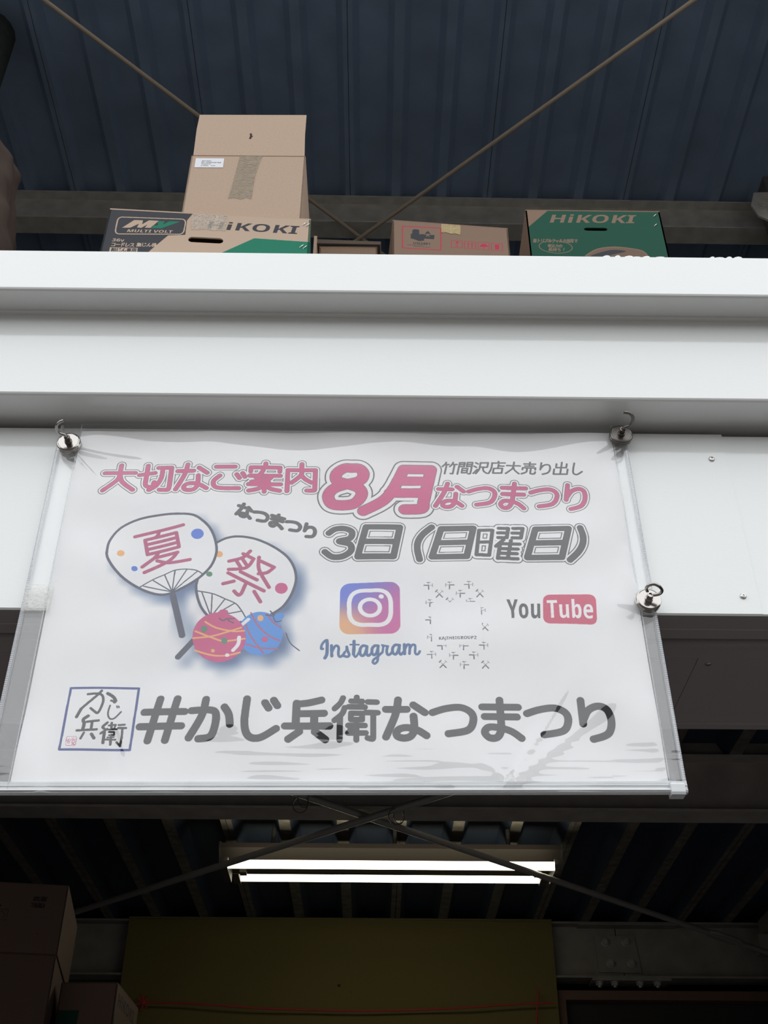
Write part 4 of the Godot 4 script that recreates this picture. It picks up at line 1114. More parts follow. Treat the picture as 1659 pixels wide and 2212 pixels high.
	a.po("903.4,403.8 904.5,399.3 906.3,395.7 908.8,393.0 912.1,391.2 916.0,390.3 990.2,390.1 993.9,391.0 996.8,392.8 998.9,395.5 1000.2,399.1 1000.5,403.6 997.5,442.4 996.4,446.7 994.6,450.2 992.1,452.8 989.0,454.4 985.2,455.1 910.6,452.9 906.9,451.9 904.0,450.1 902.0,447.4 900.8,443.9 900.4,439.4", TUBE)
	a.tx("You", [836.7, 399.9, 898.3, 399.8, 894.9, 442.2, 835.8, 440.7], INK)
	a.tx("Tube", [910.1, 399.8, 994.4, 400.5, 991.2, 442.8, 908.2, 441.7], PAPER)
	a.st("70.5,581.3 187.8,581.3 186.6,695.3 69.7,695.3 70.5,581.3", 4.1, FRAMEBLUE)
	a.st("~102.1,593.4 117.4,592.1 126.6,595.3 130.0,605.2 128.1,619.1 123.9,628.8 118.5,626.3 110.9,620.2", 4.3, INK)
	a.st("~124.7,586.7 118.0,595.8 101.3,613.8 94.7,621.3", 4.5, INK)
	a.st("94.7,621.3 89.3,636.1", 5.5, INK)
	a.st("~135.8,591.7 145.4,597.6 150.7,604.6 149.7,607.8", 5.6, INK)
	a.st("149.6,607.3 143.5,605.2", 3.7, INK)
	a.st("~142.9,614.8 141.3,627.5 143.4,636.0 148.3,639.9 154.6,637.0 162.9,626.2", 2.9, INK)
	a.st("154.5,615.3 155.5,618.5|157.4,615.3 158.6,618.2", 2.2, INK)
	a.st("~108.7,634.8 101.7,641.3 104.1,648.7 103.3,659.3", 5.7, INK)
	a.st("108.4,645.5 127.6,642.9", 4.2, INK)
	a.st("117.3,644.4 117.1,659.0", 4.4, INK)
	a.st("93.6,661.4 126.6,659.2", 4.1, INK)
	a.st("106.0,665.5 102.0,675.8", 3.9, INK)
	a.st("119.1,667.8 124.1,674.7", 5.4, INK)
	a.st("~142.9,646.3 136.1,654.3 138.8,657.4", 4.4, INK)
	a.st("144.1,657.9 134.1,666.4", 3.9, INK)
	a.st("140.3,663.6 140.2,682.7", 5.4, INK)
	a.st("150.2,647.0 150.7,657.9", 4.2, INK)
	a.st("145.2,659.2 160.3,657.9", 3.1, INK)
	a.st("146.1,651.7 157.3,650.2 155.3,657.9", 3.4, INK)
	a.st("147.3,663.6 156.2,663.1 156.5,668.8 148.5,669.3", 3.1, INK)
	a.st("143.0,677.0 160.0,677.0", 3.3, INK)
	a.st("152.3,669.3 152.7,685.7", 4.4, INK)
	a.st("146.2,673.4 156.5,672.4", 2.8, INK)
	a.st("162.2,650.6 172.1,649.7", 3.6, INK)
	a.st("161.9,656.0 175.2,655.8", 3.9, INK)
	a.st("~169.2,656.8 170.1,673.4 169.1,688.5", 3.9, INK)
	a.st("169.1,688.5 162.5,681.6", 3.6, INK)
	a.st("78.4,675.1 78.5,674.1 78.8,673.3 79.4,672.7 80.1,672.3 81.1,672.1 92.4,672.0 93.4,672.2 94.2,672.6 94.7,673.2 95.1,674.0 95.3,675.1 95.3,685.9 95.2,686.9 94.8,687.7 94.2,688.3 93.5,688.7 92.5,688.9 81.8,688.6 80.8,688.4 80.1,688.0 79.5,687.4 79.1,686.5 78.8,685.5 78.4,675.1", 0.8, SEAL)
	a.st("79.4,679.8 84.2,676.7|81.8,676.7 82.6,684.9|80.3,682.3 83.9,680.8|85.4,678.2 84.5,684.9|87.8,675.6 91.4,674.6|86.8,678.2 93.7,677.2|90.1,678.2 87.9,682.3|91.5,678.2 92.5,681.3 94.3,680.8|88.6,683.8 93.3,683.3|89.8,682.3 92.4,686.9|88.1,686.9 94.3,686.9|89.2,684.9 93.3,686.4", 0.9, SEAL)
	a.run("#かじ兵", [194.7, 598.5, 522.1, 598.5, 194.7, 681.9], 13.3, INK)
	a.run("衛", [523.8, 598.5, 602.3, 598.5, 523.8, 681.9], 10.1, INK)
	a.run("なつまつり", [608.1, 598.5, 1013.3, 598.5, 608.1, 681.9], 13.3, INK)
	return a.texture()


# ==================================================================== magnet hooks
func hooks() -> void:
	var chrome := mat(Color8(176, 172, 168), 0.16, 1.0)
	var dull := mat(Color8(120, 116, 112), 0.3, 1.0)
	hook("steel magnet hook holding the top left corner of the poster", Vector3(-0.6188, 3.050, -1.7335), dull, chrome, [Vector3(0, 0, 0.026), Vector3(-0.004, 0.0, 0.0315), Vector3(-0.0115, 0.001, 0.034), Vector3(-0.016, 0.003, 0.043), Vector3(-0.0145, 0.006, 0.053), Vector3(-0.007, 0.008, 0.061), Vector3(0.001, 0.009, 0.064)])
	hook("steel magnet hook holding the top right corner of the poster", Vector3(0.4940, 3.084, -1.7335), dull, dull, [Vector3(0, 0, 0.026), Vector3(0.004, 0.0, 0.0315), Vector3(0.0115, 0.001, 0.034), Vector3(0.0165, 0.003, 0.044), Vector3(0.0155, 0.006, 0.055), Vector3(0.008, 0.008, 0.064), Vector3(-0.004, 0.009, 0.066)])
	hook("shiny steel magnet hook on the lower right edge of the fascia", Vector3(0.4955, 2.690, -1.7335), chrome, chrome, [Vector3(0.003, 0, 0.024), Vector3(0.010, -0.001, 0.027), Vector3(0.0165, -0.001, 0.032), Vector3(0.0175, 0.0, 0.041), Vector3(0.011, 0.001, 0.051), Vector3(0.001, 0.002, 0.057), Vector3(-0.008, 0.002, 0.054), Vector3(-0.0115, 0.001, 0.046), Vector3(-0.008, 0.0, 0.037)])


func hook(label: String, at: Vector3, m: Material, m2: Material, path: Array) -> void:
	var o := thing("magnet_hook", label, "hook", at, 0, "magnet hooks on the poster")
	part(o, "magnet_cup", MB.new().lathe([Vector2(0.0, 0.0), Vector2(0.0225, 0.0), Vector2(0.0235, 0.001), Vector2(0.0235, 0.0045), Vector2(0.0226, 0.0052), Vector2(0.0226, 0.0062), Vector2(0.0235, 0.007), Vector2(0.0235, 0.0095), Vector2(0.0222, 0.0112), Vector2(0.0205, 0.0118), Vector2(0.0195, 0.0112), Vector2(0.006, 0.0108)], 56).done(), m2)
	part(o, "neck", MB.new().lathe([Vector2(0.0078, 0.0106), Vector2(0.0072, 0.014), Vector2(0.0060, 0.0150), Vector2(0.0060, 0.0255), Vector2(0.0054, 0.0264), Vector2(0.0034, 0.0264), Vector2(0.0030, 0.0235), Vector2(0.0, 0.0235)], 28).done(), m)
	part(o, "hook", MB.new().tube(smooth_path(path, 8), 0.0031, 14).done(), m2)


# ==================================================================== cartons
# origin: front bottom left corner; x along the front, z towards the viewer
func front_with_slot(w: float, h: float, slot: Array, m: Material) -> ArrayMesh:
	var b := MB.new()
	var t := 0.004
	if slot.is_empty():
		b.quad_uv([Vector3(0, 0, 0), Vector3(w, 0, 0), Vector3(w, h, 0), Vector3(0, h, 0)], [Vector2(0, 1), Vector2(1, 1), Vector2(1, 0), Vector2(0, 0)])
	else:
		var c := Vector2(slot[0], slot[1])
		var hw: float = slot[2]
		var hh: float = slot[3]
		var angles := []
		for i in 48:
			angles.append(TAU * i / 48.0 - PI)
		for q in [Vector2(0, 0), Vector2(w, 0), Vector2(w, h), Vector2(0, h)]:
			angles.append((q - c).angle())
		angles.sort()
		var inner := []
		var outer := []
		for a in angles:
			var d := Vector2(cos(a), sin(a))
			var lo := 0.0
			var hi := hw + hh
			for i in 24:
				var mid := (lo + hi) / 2
				var p := d * mid
				if Vector2(maxf(absf(p.x) - (hw - hh), 0.0), p.y).length() < hh:
					lo = mid
				else:
					hi = mid
			inner.append(c + d * lo)
			var s := INF
			if d.x > 1e-6: s = minf(s, (w - c.x) / d.x)
			if d.x < -1e-6: s = minf(s, -c.x / d.x)
			if d.y > 1e-6: s = minf(s, (h - c.y) / d.y)
			if d.y < -1e-6: s = minf(s, -c.y / d.y)
			outer.append(c + d * s)
		for i in angles.size():
			var j := (i + 1) % angles.size()
			var p := [inner[i], outer[i], outer[j], inner[j]]
			var v := []
			var u := []
			for q in p:
				v.append(Vector3(q.x, q.y, 0))
				u.append(Vector2(q.x / w, 1.0 - q.y / h))
			b.quad_uv(v, u)
			var e := Vector3(0, 0, -t)
			var i0 := Vector3(inner[i].x, inner[i].y, 0)
			var i1 := Vector3(inner[j].x, inner[j].y, 0)
			b.quad_uv([i0, i1, i1 + e, i0 + e], [u[0], u[0], u[0], u[0]])
	return b.done(m)


func carton(label: String, at: Vector3, turn: float, size: Vector3, front_m: Material, side_m: Material, slot := [], open := false, group := "", left_m: Material = null, right_m: Material = null) -> Node3D:
	var o := thing("cardboard_box", label, "box", at, turn, group)
	var w := size.x
	var h := size.y
	var d := size.z
	var t := 0.004
	part(o, "front_panel", front_with_slot(w, h, slot, front_m), null)
	part(o, "side_panel", box_mesh(Vector3(0, 0, -d), Vector3(t, h, 0)), left_m if left_m else side_m)
	part(o, "side_panel", box_mesh(Vector3(w - t, 0, -d), Vector3(w, h, 0)), right_m if right_m else side_m)
	part(o, "back_panel", box_mesh(Vector3(t, 0, -d), Vector3(w - t, h, -d + t)), side_m)
	part(o, "base_panel", box_mesh(Vector3(t, 0, -d + t), Vector3(w - t, t, -0.0005)), side_m)
	if not open:
		part(o, "top_flap", box_mesh(Vector3(0, h, -d), Vector3(w, h + t, -d / 2 - 0.001)), side_m)
		part(o, "top_flap", box_mesh(Vector3(0, h, -d / 2 + 0.001), Vector3(w, h + t, 0.0)), side_m)
	return o


func tape_strip(parent: Node3D, pts: Array, m: Material, called := "packing_tape") -> void:
	# pts: outline on the face (x, y); a thin skin lying on the board, its end torn ragged
	part(parent, called, MB.new().extrude_z(pts, 0.0002, 0.0009).done(), m)


func staple(parent: Node3D, p: Vector2) -> void:
	part(parent, "staple", MB.new().tube([Vector3(p.x - 0.004, p.y - 0.005, 0.0), Vector3(p.x - 0.004, p.y - 0.005, 0.0013), Vector3(p.x + 0.004, p.y + 0.005, 0.0013), Vector3(p.x + 0.004, p.y + 0.005, 0.0)], 0.0011, 8).done(), mat(Color8(235, 235, 235), 0.2, 0.9))


func card(c: Color, seed_value := 31) -> StandardMaterial3D:
	return mottled(mat(c, 0.85, 0.0, 0.3), 0.955, 0.09, 3.0, seed_value)


func printed(t: Texture2D) -> StandardMaterial3D:
	var m := mat(Color.WHITE, 0.7, 0.0, 0.3)
	m.albedo_texture = t
	return m


func upper_cartons() -> void:
	var kraft := card(KRAFT)
	var dull := card(KRAFT_SHADED, 33)  # board colour darkened in place of shade
	var shine := mat(Color(0.80, 0.73, 0.60, 0.26), 0.07)
	shine.transparency = BaseMaterial3D.TRANSPARENCY_ALPHA
	relief(shine, 0.03, 0.22, Vector3(6, 20, 6), 41)
	var pale := mat(Color(0.85, 0.78, 0.68, 0.22), 0.08)
	pale.transparency = BaseMaterial3D.TRANSPARENCY_ALPHA
	relief(pale, 0.03, 0.25, Vector3(9, 9, 9), 42)
	# long printed carton at the front edge
	var a := Canvas.new(self, 470.0, 277.0, 1024, KRAFT)
	a.po("0,0 470,0 470,277 0,277", KRAFT)
	a.po("-5.4,-6.0 193.8,-11.2 192.2,1.5 182.3,25.1 183.6,77.5 144.8,82.8 112.5,135.4 77.3,200.5 -8.3,207.0", BLACKISH)
	a.po("342.3,77.0 474.4,80.3 483.4,293.0 177.5,314.8 270.0,135.5", BOXGREEN)
	a.st("23.0,40.1 23.5,35.3 24.7,31.4 26.5,28.5 29.0,26.5 32.1,25.5 170.3,21.6 173.4,22.5 175.9,24.3 177.8,27.2 179.0,31.0 179.6,35.8 179.3,61.5 178.6,66.3 177.3,70.1 175.5,73.1 173.0,75.2 169.9,76.3 32.9,86.3 29.8,85.6 27.3,83.9 25.4,81.3 24.2,77.6 23.5,72.9 23.0,40.1", 3.1, KRAFT)
	a.po("37.1,63.8 61.0,33.9 81.5,33.3 80.9,48.0 94.8,32.3 117.5,32.1 101.8,59.1 88.6,59.6 93.2,48.1 80.5,60.9 70.7,60.0 73.5,46.4 55.6,62.3", KRAFT)
	a.po("115.9,33.4 131.0,32.7 128.8,44.7 141.7,31.8 167.0,30.9 126.2,58.8 101.8,59.1 105.4,50.5 117.1,49.5", BOXGREEN)
	a.tx("MULTI VOLT", [52.1, 68.1, 154.4, 63.8, 153.0, 73.3, 49.9, 78.3], KRAFT)
	a.tx("36v", [21.4, 103.0, 49.0, 102.5, 48.7, 112.8, 20.5, 113.4], KRAFT)
	a.run("コードレス", [20.7, 117.2, 73.4, 115.2, 20.6, 131.3], 2.0, KRAFT)
	a.run("集じん機", [77.5, 113.8, 123.4, 111.8, 77.5, 127.3], 1.8, KRAFT)
	a.po("19.7,134.6 82.0,131.8 82.7,147.3 19.9,150.1", KRAFT)
	a.run("粉じん専用", [23.4, 135.9, 80.4, 133.0, 23.5, 150.9], 1.9, BLACKISH)
	a.tx("HiKOKI", [235.2, 23.0, 445.6, 22.8, 439.8, 54.2, 231.0, 51.5], BLACKISH)
	var b1 := carton("long black, brown and green printed carton with hand slot, below the plain open carton", Vector3(-0.6316, UP_FLOOR, -1.69), 3.01, Vector3(0.47, 0.273, 0.34), printed(a.texture()), kraft, [0.232, 0.182, 0.0405, 0.0095], false, "", card(BLACKISH, 35), card(BOXGREEN, 36))
	for p in [Vector2(0.4555, 0.2566), Vector2(0.4638, 0.2535), Vector2(0.453, 0.1775), Vector2(0.461, 0.1745)]:
		staple(b1, p)
	tape_strip(b1, [Vector2(0.192, 0.2735), Vector2(0.274, 0.2735), Vector2(0.273, 0.225), Vector2(0.274, 0.217), Vector2(0.262, 0.219), Vector2(0.246, 0.216), Vector2(0.228, 0.220), Vector2(0.212, 0.2165), Vector2(0.195, 0.2155), Vector2(0.193, 0.24)], pale)
	# tall plain carton with its flap standing up
	var b2 := carton("plain brown carton with its top flap standing open, on the long printed carton", Vector3(-0.4735, 3.7375, -1.73), -0.3, Vector3(0.2865, 0.259, 0.2), kraft, kraft, [], true)
	var crease := mat(Color8(120, 92, 74), 0.9)
	var fl := part(b2, "top_flap", MB.new().extrude_z([Vector2(0.004, 0.0025), Vector2(0.2835, 0.0025), Vector2(0.2800, 0.10), Vector2(0.2795, 0.1915), Vector2(0.14, 0.1905), Vector2(0.0, 0.1895), Vector2(-0.0005, 0.12)], -0.004, 0.0).done(), kraft, Vector3(0, 0.2595, -0.0005))
	fl.rotation_degrees.x = -3.0
	part(fl, "hand_mark", MB.new().extrude_z([Vector2(0.138, 0.078), Vector2(0.1435, 0.078), Vector2(0.144, 0.086), Vector2(0.1475, 0.0885), Vector2(0.1445, 0.092), Vector2(0.1435, 0.102), Vector2(0.138, 0.102), Vector2(0.140, 0.09)], 0.0, 0.0006).done(), mat(Color8(52, 36, 34), 0.9))
	part(b2, "crease", box_mesh(Vector3(0.0015, 0.2585, -0.003), Vector3(0.285, 0.2605, 0.0004)), crease)
	var lab := Canvas.new(self, 70.0, 36.0, 256, Color8(232, 234, 238))
	lab.tx("961991", [16.0, 9.0, 39.0, 9.0, 38.5, 13.0, 15.5, 13.0], INK2)
	lab.tx("BC-G00030788", [16.0, 15.0, 64.0, 15.0, 63.5, 19.0, 15.5, 19.0], INK2)
	lab.tx("TOKYO", [16.0, 21.0, 39.0, 21.0, 39.0, 25.0, 15.5, 25.0], INK2)
	lab.tx("C/NO.  121", [16.0, 27.0, 50.0, 27.0, 49.5, 31.0, 15.0, 31.0], INK2)
	var lm := MB.new()
	lm.quad_uv([Vector3(0.012, 0.211, 0.0009), Vector3(0.083, 0.211, 0.0009), Vector3(0.083, 0.248, 0.0009), Vector3(0.012, 0.248, 0.0009)], [Vector2(0, 1), Vector2(1, 1), Vector2(1, 0), Vector2(0, 0)])
	var lp := part(b2, "address_label", lm.done(printed(lab.texture())), null)
	part(lp, "label_stock", box_mesh(Vector3(0.012, 0.211, 0.0001), Vector3(0.083, 0.248, 0.0007)), mat(Color8(232, 234, 238), 0.6))
	tape_strip(b2, [Vector2(0.122, 0.262), Vector2(0.178, 0.261), Vector2(0.166, 0.18), Vector2(0.163, 0.088), Vector2(0.150, 0.094), Vector2(0.137, 0.087), Vector2(0.121, 0.093), Vector2(0.106, 0.089), Vector2(0.115, 0.18)], shine)
	# shipping carton with the battery mark
	a = Canvas.new(self, 297.0, 442.0, 1024, KRAFT_SHADED)
	a.po("0,0 297,0 297,442 0,442", KRAFT_SHADED)
	a.st("26.0,18.1 29.0,18.3|32.0,18.0 35.1,18.2|38.1,17.8 41.1,17.5|44.4,17.7 47.5,17.3|50.5,17.5 53.5,17.2|56.5,17.3 59.5,17.0|62.6,17.2 65.6,16.9|68.9,17.0 72.0,16.7|75.0,16.9 78.0,16.5|81.0,16.7 84.1,16.4|87.1,16.0 90.1,16.2|93.5,15.8 96.5,16.0|99.6,15.7 102.6,15.9|105.6,15.5 108.6,15.7|111.7,15.4 114.7,15.6|118.1,15.2 121.1,15.4", 3.3, ICONRED)
	a.st("123.4,16.1 123.3,20.3|123.2,24.4 123.1,29.0|123.0,33.1 122.9,37.7|122.7,41.7 122.6,45.8|122.5,50.4 122.4,54.4|122.3,59.0 122.2,63.0|122.1,67.1 121.9,71.6|121.8,75.6 121.7,80.1|121.6,84.1 121.5,88.1|121.4,92.6 121.3,96.6", 3.3, ICONRED)
	a.st("120.5,100.2 117.5,100.0|114.5,100.3 111.6,100.1|108.6,100.4 105.6,100.2|102.3,100.6 99.3,100.4|96.4,100.7 93.4,100.6|90.4,100.9 87.4,100.7|84.5,101.0 81.5,100.8|78.2,100.7 75.2,101.0|72.3,100.8 69.3,101.1|66.3,100.9 63.3,101.3|60.4,101.1 57.4,101.4|54.1,101.3 51.1,101.6|48.2,101.4 45.2,101.7|42.2,101.5 39.3,101.8|36.3,101.7 33.4,101.5|30.1,101.8 27.1,101.6", 3.2, ICONRED)
	a.st("24.8,100.9 24.8,96.9|24.9,93.0 24.9,88.5|24.9,84.5 24.9,80.5|25.0,76.5 25.0,72.0|25.0,68.0 25.0,64.0|25.1,59.4 25.1,55.4|25.1,51.3 25.2,46.8|25.2,42.7 25.2,38.7|25.2,34.6 25.3,30.0|25.3,25.9 25.3,21.8", 3.2, ICONRED)
	a.po("50.3,32.3 53.7,26.9 65.4,26.6 68.1,31.4 67.1,52.3 49.7,52.2", BLACKISH)
	a.po("46.5,44.5 59.2,45.1 58.2,66.9 45.6,63.2", BLACKISH)
	a.po("54.5,47.1 79.2,42.9 79.8,68.1 66.4,71.5 53.6,64.9", BLACKISH)
	a.po("75.2,44.9 107.0,44.0 104.9,60.4 75.6,60.5", BLACKISH)
	a.po("81.3,41.7 89.9,29.5 97.3,41.0", BLACKISH)
	a.st("~89.6,40.8 85.7,52.3|89.6,40.8 93.1,51.5|89.6,40.8 89.5,47.9", 2.1, KRAFT_SHADED)
	a.tx("UN3481", [52.4, 76.0, 94.6, 74.5, 93.7, 83.6, 52.3, 85.1], BLACKISH)
	a.st("37.4,88.6 79.4,86.6|53.2,92.9 94.9,91.5", 1.2, BLACKISH)
	a.st("149.3,59.6 177.4,58.6 176.4,85.8 148.4,86.8 149.3,59.6", 1.6, ICONRED)
	a.po("158.6,62.6 168.6,62.1 163.2,74.2", ICONRED)
	a.st("163.2,73.2 162.9,82.2|159.2,82.6 166.5,82.3", 1.6, ICONRED)
	a.st("183.1,59.8 211.2,58.8 210.0,86.0 182.0,86.9 183.1,59.8", 1.6, ICONRED)
	a.st("192.2,65.8 191.5,81.9|201.6,65.3 200.9,81.4", 2.5, ICONRED)
	a.po("188.7,70.2 192.3,62.8 195.4,69.5", ICONRED)
	a.po("198.0,69.7 201.7,62.3 204.7,69.0", ICONRED)
	a.st("217.6,59.8 245.8,58.8 244.3,86.0 216.3,87.0 217.6,59.8", 1.6, ICONRED)
	a.po("~221.5,75.5 227.3,65.8 236.0,65.4 240.9,74.4", ICONRED)
	a.st("231.3,73.4 230.4,83.5", 1.6, ICONRED)
	a.st("251.4,60.0 279.7,59.0 278.1,86.2 249.9,87.2 251.4,60.0", 1.6, ICONRED)
	a.po("259.2,64.2 271.4,63.4 269.6,82.1 259.6,82.2", ICONRED)
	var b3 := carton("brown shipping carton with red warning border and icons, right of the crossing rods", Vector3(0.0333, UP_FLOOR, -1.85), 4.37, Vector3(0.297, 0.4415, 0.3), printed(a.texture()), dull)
	var gold := mat(Color(0.86, 0.76, 0.55, 0.75), 0.12)
	gold.transparency = BaseMaterial3D.TRANSPARENCY_ALPHA
	relief(gold, 0.03, 0.3, Vector3(14, 14, 14), 43)
	tape_strip(b3, [Vector2(0.125, 0.4425), Vector2(0.1745, 0.4425), Vector2(0.174, 0.42), Vector2(0.1725, 0.405), Vector2(0.16, 0.409), Vector2(0.148, 0.4065), Vector2(0.136, 0.411), Vector2(0.124, 0.4085)], gold)
	# tall green carton
	a = Canvas.new(self, 361.0, 590.0, 1024, GREEN_SHADED)
	a.po("0,0 361,0 361,590 0,590", GREEN_SHADED)
	a.po("-15.9,-6.7 63.1,-4.6 0.2,71.2 -23.2,99.7", KRAFT_SHADED)
	a.tx("HiKOKI", [71.6, 13.5, 297.4, 11.8, 286.3, 47.4, 61.3, 48.4], KRAFT_SHADED)
	a.run("新トリプルフィルタ採用で", [13.1, 114.7, 129.6, 114.1, 10.2, 130.8], 1.9, KRAFT_SHADED)
	a.st("~111.6,150.5 108.4,157.7 101.3,163.9 91.1,168.4 78.7,170.7 65.3,170.7 52.2,168.3 40.7,163.8 31.9,157.6 26.6,150.3 25.5,142.7 28.5,135.3 35.5,129.1 45.8,124.6 58.3,122.2 71.8,122.2 85.0,124.6 96.6,129.2 105.4,135.4 110.5,142.8 111.6,150.5", 2.1, KRAFT_SHADED)
	a.run("吸込力の", [49.7, 134.7, 87.7, 136.0, 47.2, 148.8], 1.9, KRAFT_SHADED)
	a.run("長持ち", [49.3, 150.0, 82.9, 151.4, 46.8, 164.1], 1.9, KRAFT_SHADED)
	a.st("90.5,150.7 88.2,157.7|87.4,161.5 87.4,162.2", 2.1, KRAFT_SHADED)
	a.po("~143.2,180.2 175.4,154.4 218.7,144.8 260.4,149.2 292.9,158.9 305.1,177.7 293.7,215.3 208.0,235.2 143.4,217.7", PICBROWN)
	a.st("~143.2,180.2 175.4,154.4 218.7,144.8 260.4,149.2 292.9,158.9 305.1,177.7", 3.6, KRAFT_SHADED)
	a.po("~155.6,181.3 208.8,157.1 250.5,160.8 215.2,174.0 189.1,182.0", BLACKISH)
	var b4 := carton("tall green printed carton with a hand slot, rightmost on the upper floor", Vector3(0.392, UP_FLOOR, -1.93), 0.0, Vector3(0.361, 0.5894, 0.34), printed(a.texture()), dull, [0.181, 0.5155, 0.0312, 0.0062], false, "", dull, card(GREEN_SHADED, 36))
	staple(b4, Vector2(0.347, 0.575))
	staple(b4, Vector2(0.343, 0.535))
	# small low carton and a board leaning beside the long carton
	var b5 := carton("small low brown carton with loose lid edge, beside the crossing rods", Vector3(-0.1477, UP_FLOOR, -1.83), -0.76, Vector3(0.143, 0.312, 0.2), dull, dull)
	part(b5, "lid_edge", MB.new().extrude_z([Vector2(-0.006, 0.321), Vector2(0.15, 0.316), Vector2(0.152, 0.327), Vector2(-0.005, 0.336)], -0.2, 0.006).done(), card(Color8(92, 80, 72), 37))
	tag(part(self, "cardboard_sheet", box_mesh(Vector3(-0.1655, UP_FLOOR, -2.12), Vector3(-0.158, 3.858, -1.865)), kraft), "narrow upright sheet of cardboard standing right of the long printed carton", "cardboard")
	# crumpled wrapped bundle and a rolled tarp at the left
	var nb := FastNoiseLite.new()
	nb.seed = 12
	nb.frequency = 1.0
	var m := MB.new()
	m.st.set_smooth_group(1)
	var rows := 44
	var cols := 48
	var ring := func(i: int, k: int) -> Vector3:
		var v := i / float(rows)
		var ang := TAU * k / cols
		var prof := 0.235 * (0.82 + 0.18 * sin(v * 5.0)) * sqrt(clampf((1.0 - v) * 9.0, 0.0, 1.0))
		var p := Vector3(cos(ang), 0, sin(ang))
		var r := prof * (1.0 + 0.16 * nb.get_noise_3d(p.x * 2.0, v * 5.0, p.z * 2.0) + 0.08 * absf(nb.get_noise_3d(p.x * 6.0 + 9.0, v * 12.0, p.z * 6.0)))
		return Vector3(p.x * r, v * 0.98, p.z * r)
	for i in rows:
		for k in cols:
			m.quad(ring.call(i, k), ring.call(i + 1, k), ring.call(i + 1, k + 1), ring.call(i, k + 1))
	tag(part(self, "wrapped_bundle", m.done(), card(Color8(80, 68, 61), 45), Vector3(-1.205, UP_FLOOR, -2.0)), "dark brown crumpled paper bundle at the left edge of the upper floor", "bundle")
	var roll := MB.new()
	var path := []
	for i in 20:
		var v := i / 19.0
		path.append(Vector3(-0.03 * v + 0.006 * sin(v * 9.0), v * 2.6, 0.006 * cos(v * 7.0)))
	roll.tube(path, 0.11, 18)
	tag(part(self, "rolled_tarp", roll.done(), mottled(mat(Color8(58, 66, 60), 0.8), 0.7, 0.03, 1.5, 47), Vector3(-1.635, UP_FLOOR, -2.62)), "dark green rolled tarp standing upright behind the brown bundle", "tarp")


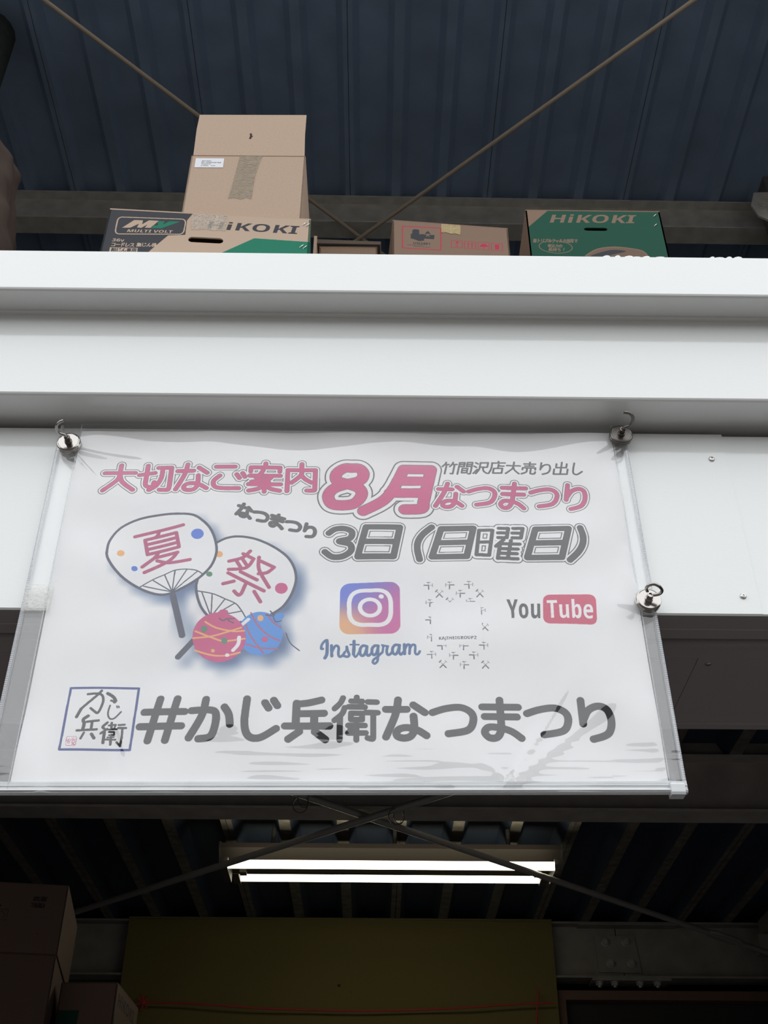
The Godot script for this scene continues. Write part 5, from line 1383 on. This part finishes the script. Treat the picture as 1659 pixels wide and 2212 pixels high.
# ==================================================================== far end of the lower bay
func lower_things() -> void:
	# yellow cloth hung over the far beam
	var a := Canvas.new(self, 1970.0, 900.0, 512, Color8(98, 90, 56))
	a.st("985,297 987,299", 12.0, Color8(50, 42, 26))
	a.st("1040,325 1041,326", 8.0, Color8(90, 80, 40))
	a.st("40,60 130,8|1850,40 1890,70", 5.0, Color8(96, 90, 44))
	var ym := mat(Color.WHITE, 0.8, 0.0, 0.2)
	ym.albedo_texture = a.texture()
	var cloth_z := func(x: float, y: float) -> float: return 0.006 * sin(x * 4.0 + y * 2.0) + 0.004 * sin(x * 11.0 - y * 5.0) * (1.0 - y * 0.5) - 0.004
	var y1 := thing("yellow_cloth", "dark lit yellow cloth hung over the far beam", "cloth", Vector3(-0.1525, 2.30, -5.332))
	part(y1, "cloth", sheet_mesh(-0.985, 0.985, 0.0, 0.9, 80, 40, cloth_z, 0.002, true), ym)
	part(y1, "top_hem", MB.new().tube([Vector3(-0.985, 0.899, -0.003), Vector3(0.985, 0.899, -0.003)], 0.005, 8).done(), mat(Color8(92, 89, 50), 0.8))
	var red := mat(Color8(150, 40, 44), 0.7)
	var rope := thing("red_rope", "thin red rope tied across the yellow cloth with a knot at its left", "rope", Vector3(0, 0, 0))
	part(rope, "rope", MB.new().tube(smooth_path([Vector3(-1.0150, 2.8179, -5.2950), Vector3(-0.7993, 2.8134, -5.2950), Vector3(-0.4187, 2.7925, -5.2950), Vector3(0.0523, 2.7895, -5.2950), Vector3(0.4012, 2.8030, -5.2950), Vector3(0.6075, 2.8177, -5.2950), Vector3(0.8059, 2.8266, -5.2950)], 6), 0.0042, 8).done(), red)
	part(rope, "rope_end", MB.new().tube([Vector3(-1.0150, 2.8179, -5.2950), Vector3(-1.0450, 2.8359, -5.2890)], 0.004, 8).done(), red)
	part(rope, "rope_end", MB.new().tube([Vector3(-1.0150, 2.8179, -5.2950), Vector3(-1.0270, 2.8539, -5.2890)], 0.004, 8).done(), red)
	part(rope, "rope_end", MB.new().tube([Vector3(-1.0150, 2.8179, -5.2950), Vector3(-0.9990, 2.8439, -5.2890)], 0.004, 8).done(), red)
	part(rope, "rope_end", MB.new().tube([Vector3(-1.0150, 2.8179, -5.2950), Vector3(-0.9930, 2.7879, -5.2890)], 0.004, 8).done(), red)
	part(rope, "rope_end", MB.new().tube([Vector3(-1.0150, 2.8179, -5.2950), Vector3(-1.0210, 2.7819, -5.2890)], 0.004, 8).done(), red)
	part(rope, "rope_end", MB.new().tube([Vector3(-1.0150, 2.8179, -5.2950), Vector3(-1.0470, 2.8059, -5.2890)], 0.004, 8).done(), red)
	part(rope, "knot", MB.new().lathe([Vector2(0, -0.012), Vector2(0.010, -0.008), Vector2(0.013, 0.0), Vector2(0.010, 0.008), Vector2(0, 0.012)], 16).done(), red, Vector3(-1.0150, 2.8179, -5.2950))
	part(rope, "rope_tail", MB.new().tube([Vector3(0.7410, 2.8891, -5.2970), Vector3(0.7334, 2.8189, -5.2970), Vector3(0.7230, 2.7385, -5.2970), Vector3(0.7083, 2.5748, -5.2970)], 0.0035, 8).done(), red)
	# dark opening right of the cloth
	var wood := mat(Color8(86, 62, 52), 0.7)
	var dr := thing("door_1", "dark opening with a brown frame under the far beam", "door", Vector3.ZERO, 0, "", "structure")
	part(dr, "frame_header", box_mesh(Vector3(0.84, 2.86, -5.46), Vector3(2.4, 2.90, -5.38)), wood)
	part(dr, "frame_post", box_mesh(Vector3(0.84, 0, -5.46), Vector3(0.875, 2.86, -5.38)), wood)
	part(dr, "door_leaf", box_mesh(Vector3(0.875, 0, -5.45), Vector3(2.4, 2.86, -5.43)), mat(Color8(26, 26, 27), 0.8))
	part(dr, "infill", box_mesh(Vector3(-3.1, 0, -5.47), Vector3(0.84, 2.947, -5.44)), mat(Color8(44, 42, 41), 0.9))
	# rack at the left that carries the cartons
	var iron := mat(Color8(80, 78, 76), 0.6, 0.3)
	var rk := thing("storage_rack", "steel storage rack at the lower left below the stacked cartons", "rack", Vector3(-1.25, 0, -3.5))
	part(rk, "shelf", box_mesh(Vector3(-0.75, 1.97, -0.35), Vector3(0.66, 2.0, 0.4)), iron)
	for x in [-0.74, 0.62]:
		for z in [-0.34, 0.36]:
			part(rk, "leg", box_mesh(Vector3(x, 0, z), Vector3(x + 0.04, 1.97, z + 0.04)), iron)
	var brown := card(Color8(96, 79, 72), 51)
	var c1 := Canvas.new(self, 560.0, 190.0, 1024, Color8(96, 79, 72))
	c1.run("横転", [505.0, 65.4, 465.2, 64.9, 504.3, 49.1], 1.8, Color8(38, 32, 34))
	c1.run("厳禁", [507.1, 46.3, 467.6, 46.4, 507.0, 31.1], 1.8, Color8(38, 32, 34))
	c1.st("382.7,73.1 405.8,73.2 406.1,102.3 388.5,101.9", 1.0, Color8(38, 32, 34))
	c1.st("~386.4,78.7 393.9,80.9 398.9,90.4 393.8,96.5", 1.3, Color8(38, 32, 34))
	c1.st("380.5,62.1 383.1,62.6", 3.9, Color8(38, 32, 34))
	c1.st("495.6,137.5 498.4,135.2", 1.6, Color8(38, 32, 34))
	var w := 0.56
	var dirx := Vector3(cos(deg_to_rad(8.4)), 0, -sin(deg_to_rad(8.4)))
	var corner := Vector3(-0.8734, 0, -3.228)
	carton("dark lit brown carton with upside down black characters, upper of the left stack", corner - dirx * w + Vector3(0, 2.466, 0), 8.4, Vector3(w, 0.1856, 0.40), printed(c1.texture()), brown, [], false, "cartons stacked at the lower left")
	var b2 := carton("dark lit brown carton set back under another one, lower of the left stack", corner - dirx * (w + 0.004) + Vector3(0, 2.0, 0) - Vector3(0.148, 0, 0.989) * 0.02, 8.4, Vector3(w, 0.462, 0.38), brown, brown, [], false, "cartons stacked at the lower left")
	part(b2, "seam", box_mesh(Vector3(0.2, 0.276, 0.0), Vector3(0.525, 0.279, 0.001)), mat(Color8(40, 30, 28), 0.9))
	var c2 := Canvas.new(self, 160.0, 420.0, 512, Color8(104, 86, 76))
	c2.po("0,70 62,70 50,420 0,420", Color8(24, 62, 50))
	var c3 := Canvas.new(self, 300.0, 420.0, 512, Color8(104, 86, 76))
	c3.tx("HiKOKI", [30.0, 16.0, 250.0, 16.0, 250.0, 52.0, 30.0, 52.0], Color8(50, 40, 40))
	c3.po("0,75 200,420 0,420", Color8(24, 62, 50))
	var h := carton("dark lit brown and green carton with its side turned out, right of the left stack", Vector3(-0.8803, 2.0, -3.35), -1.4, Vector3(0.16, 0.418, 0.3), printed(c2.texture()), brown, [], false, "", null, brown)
	var side := MB.new()
	side.quad_uv([Vector3(0.1606, 0, 0), Vector3(0.1606, 0, -0.3), Vector3(0.1606, 0.418, -0.3), Vector3(0.1606, 0.418, 0)], [Vector2(0, 1), Vector2(1, 1), Vector2(1, 0), Vector2(0, 0)])
	part(h, "side_print", side.done(printed(c3.texture())), null)
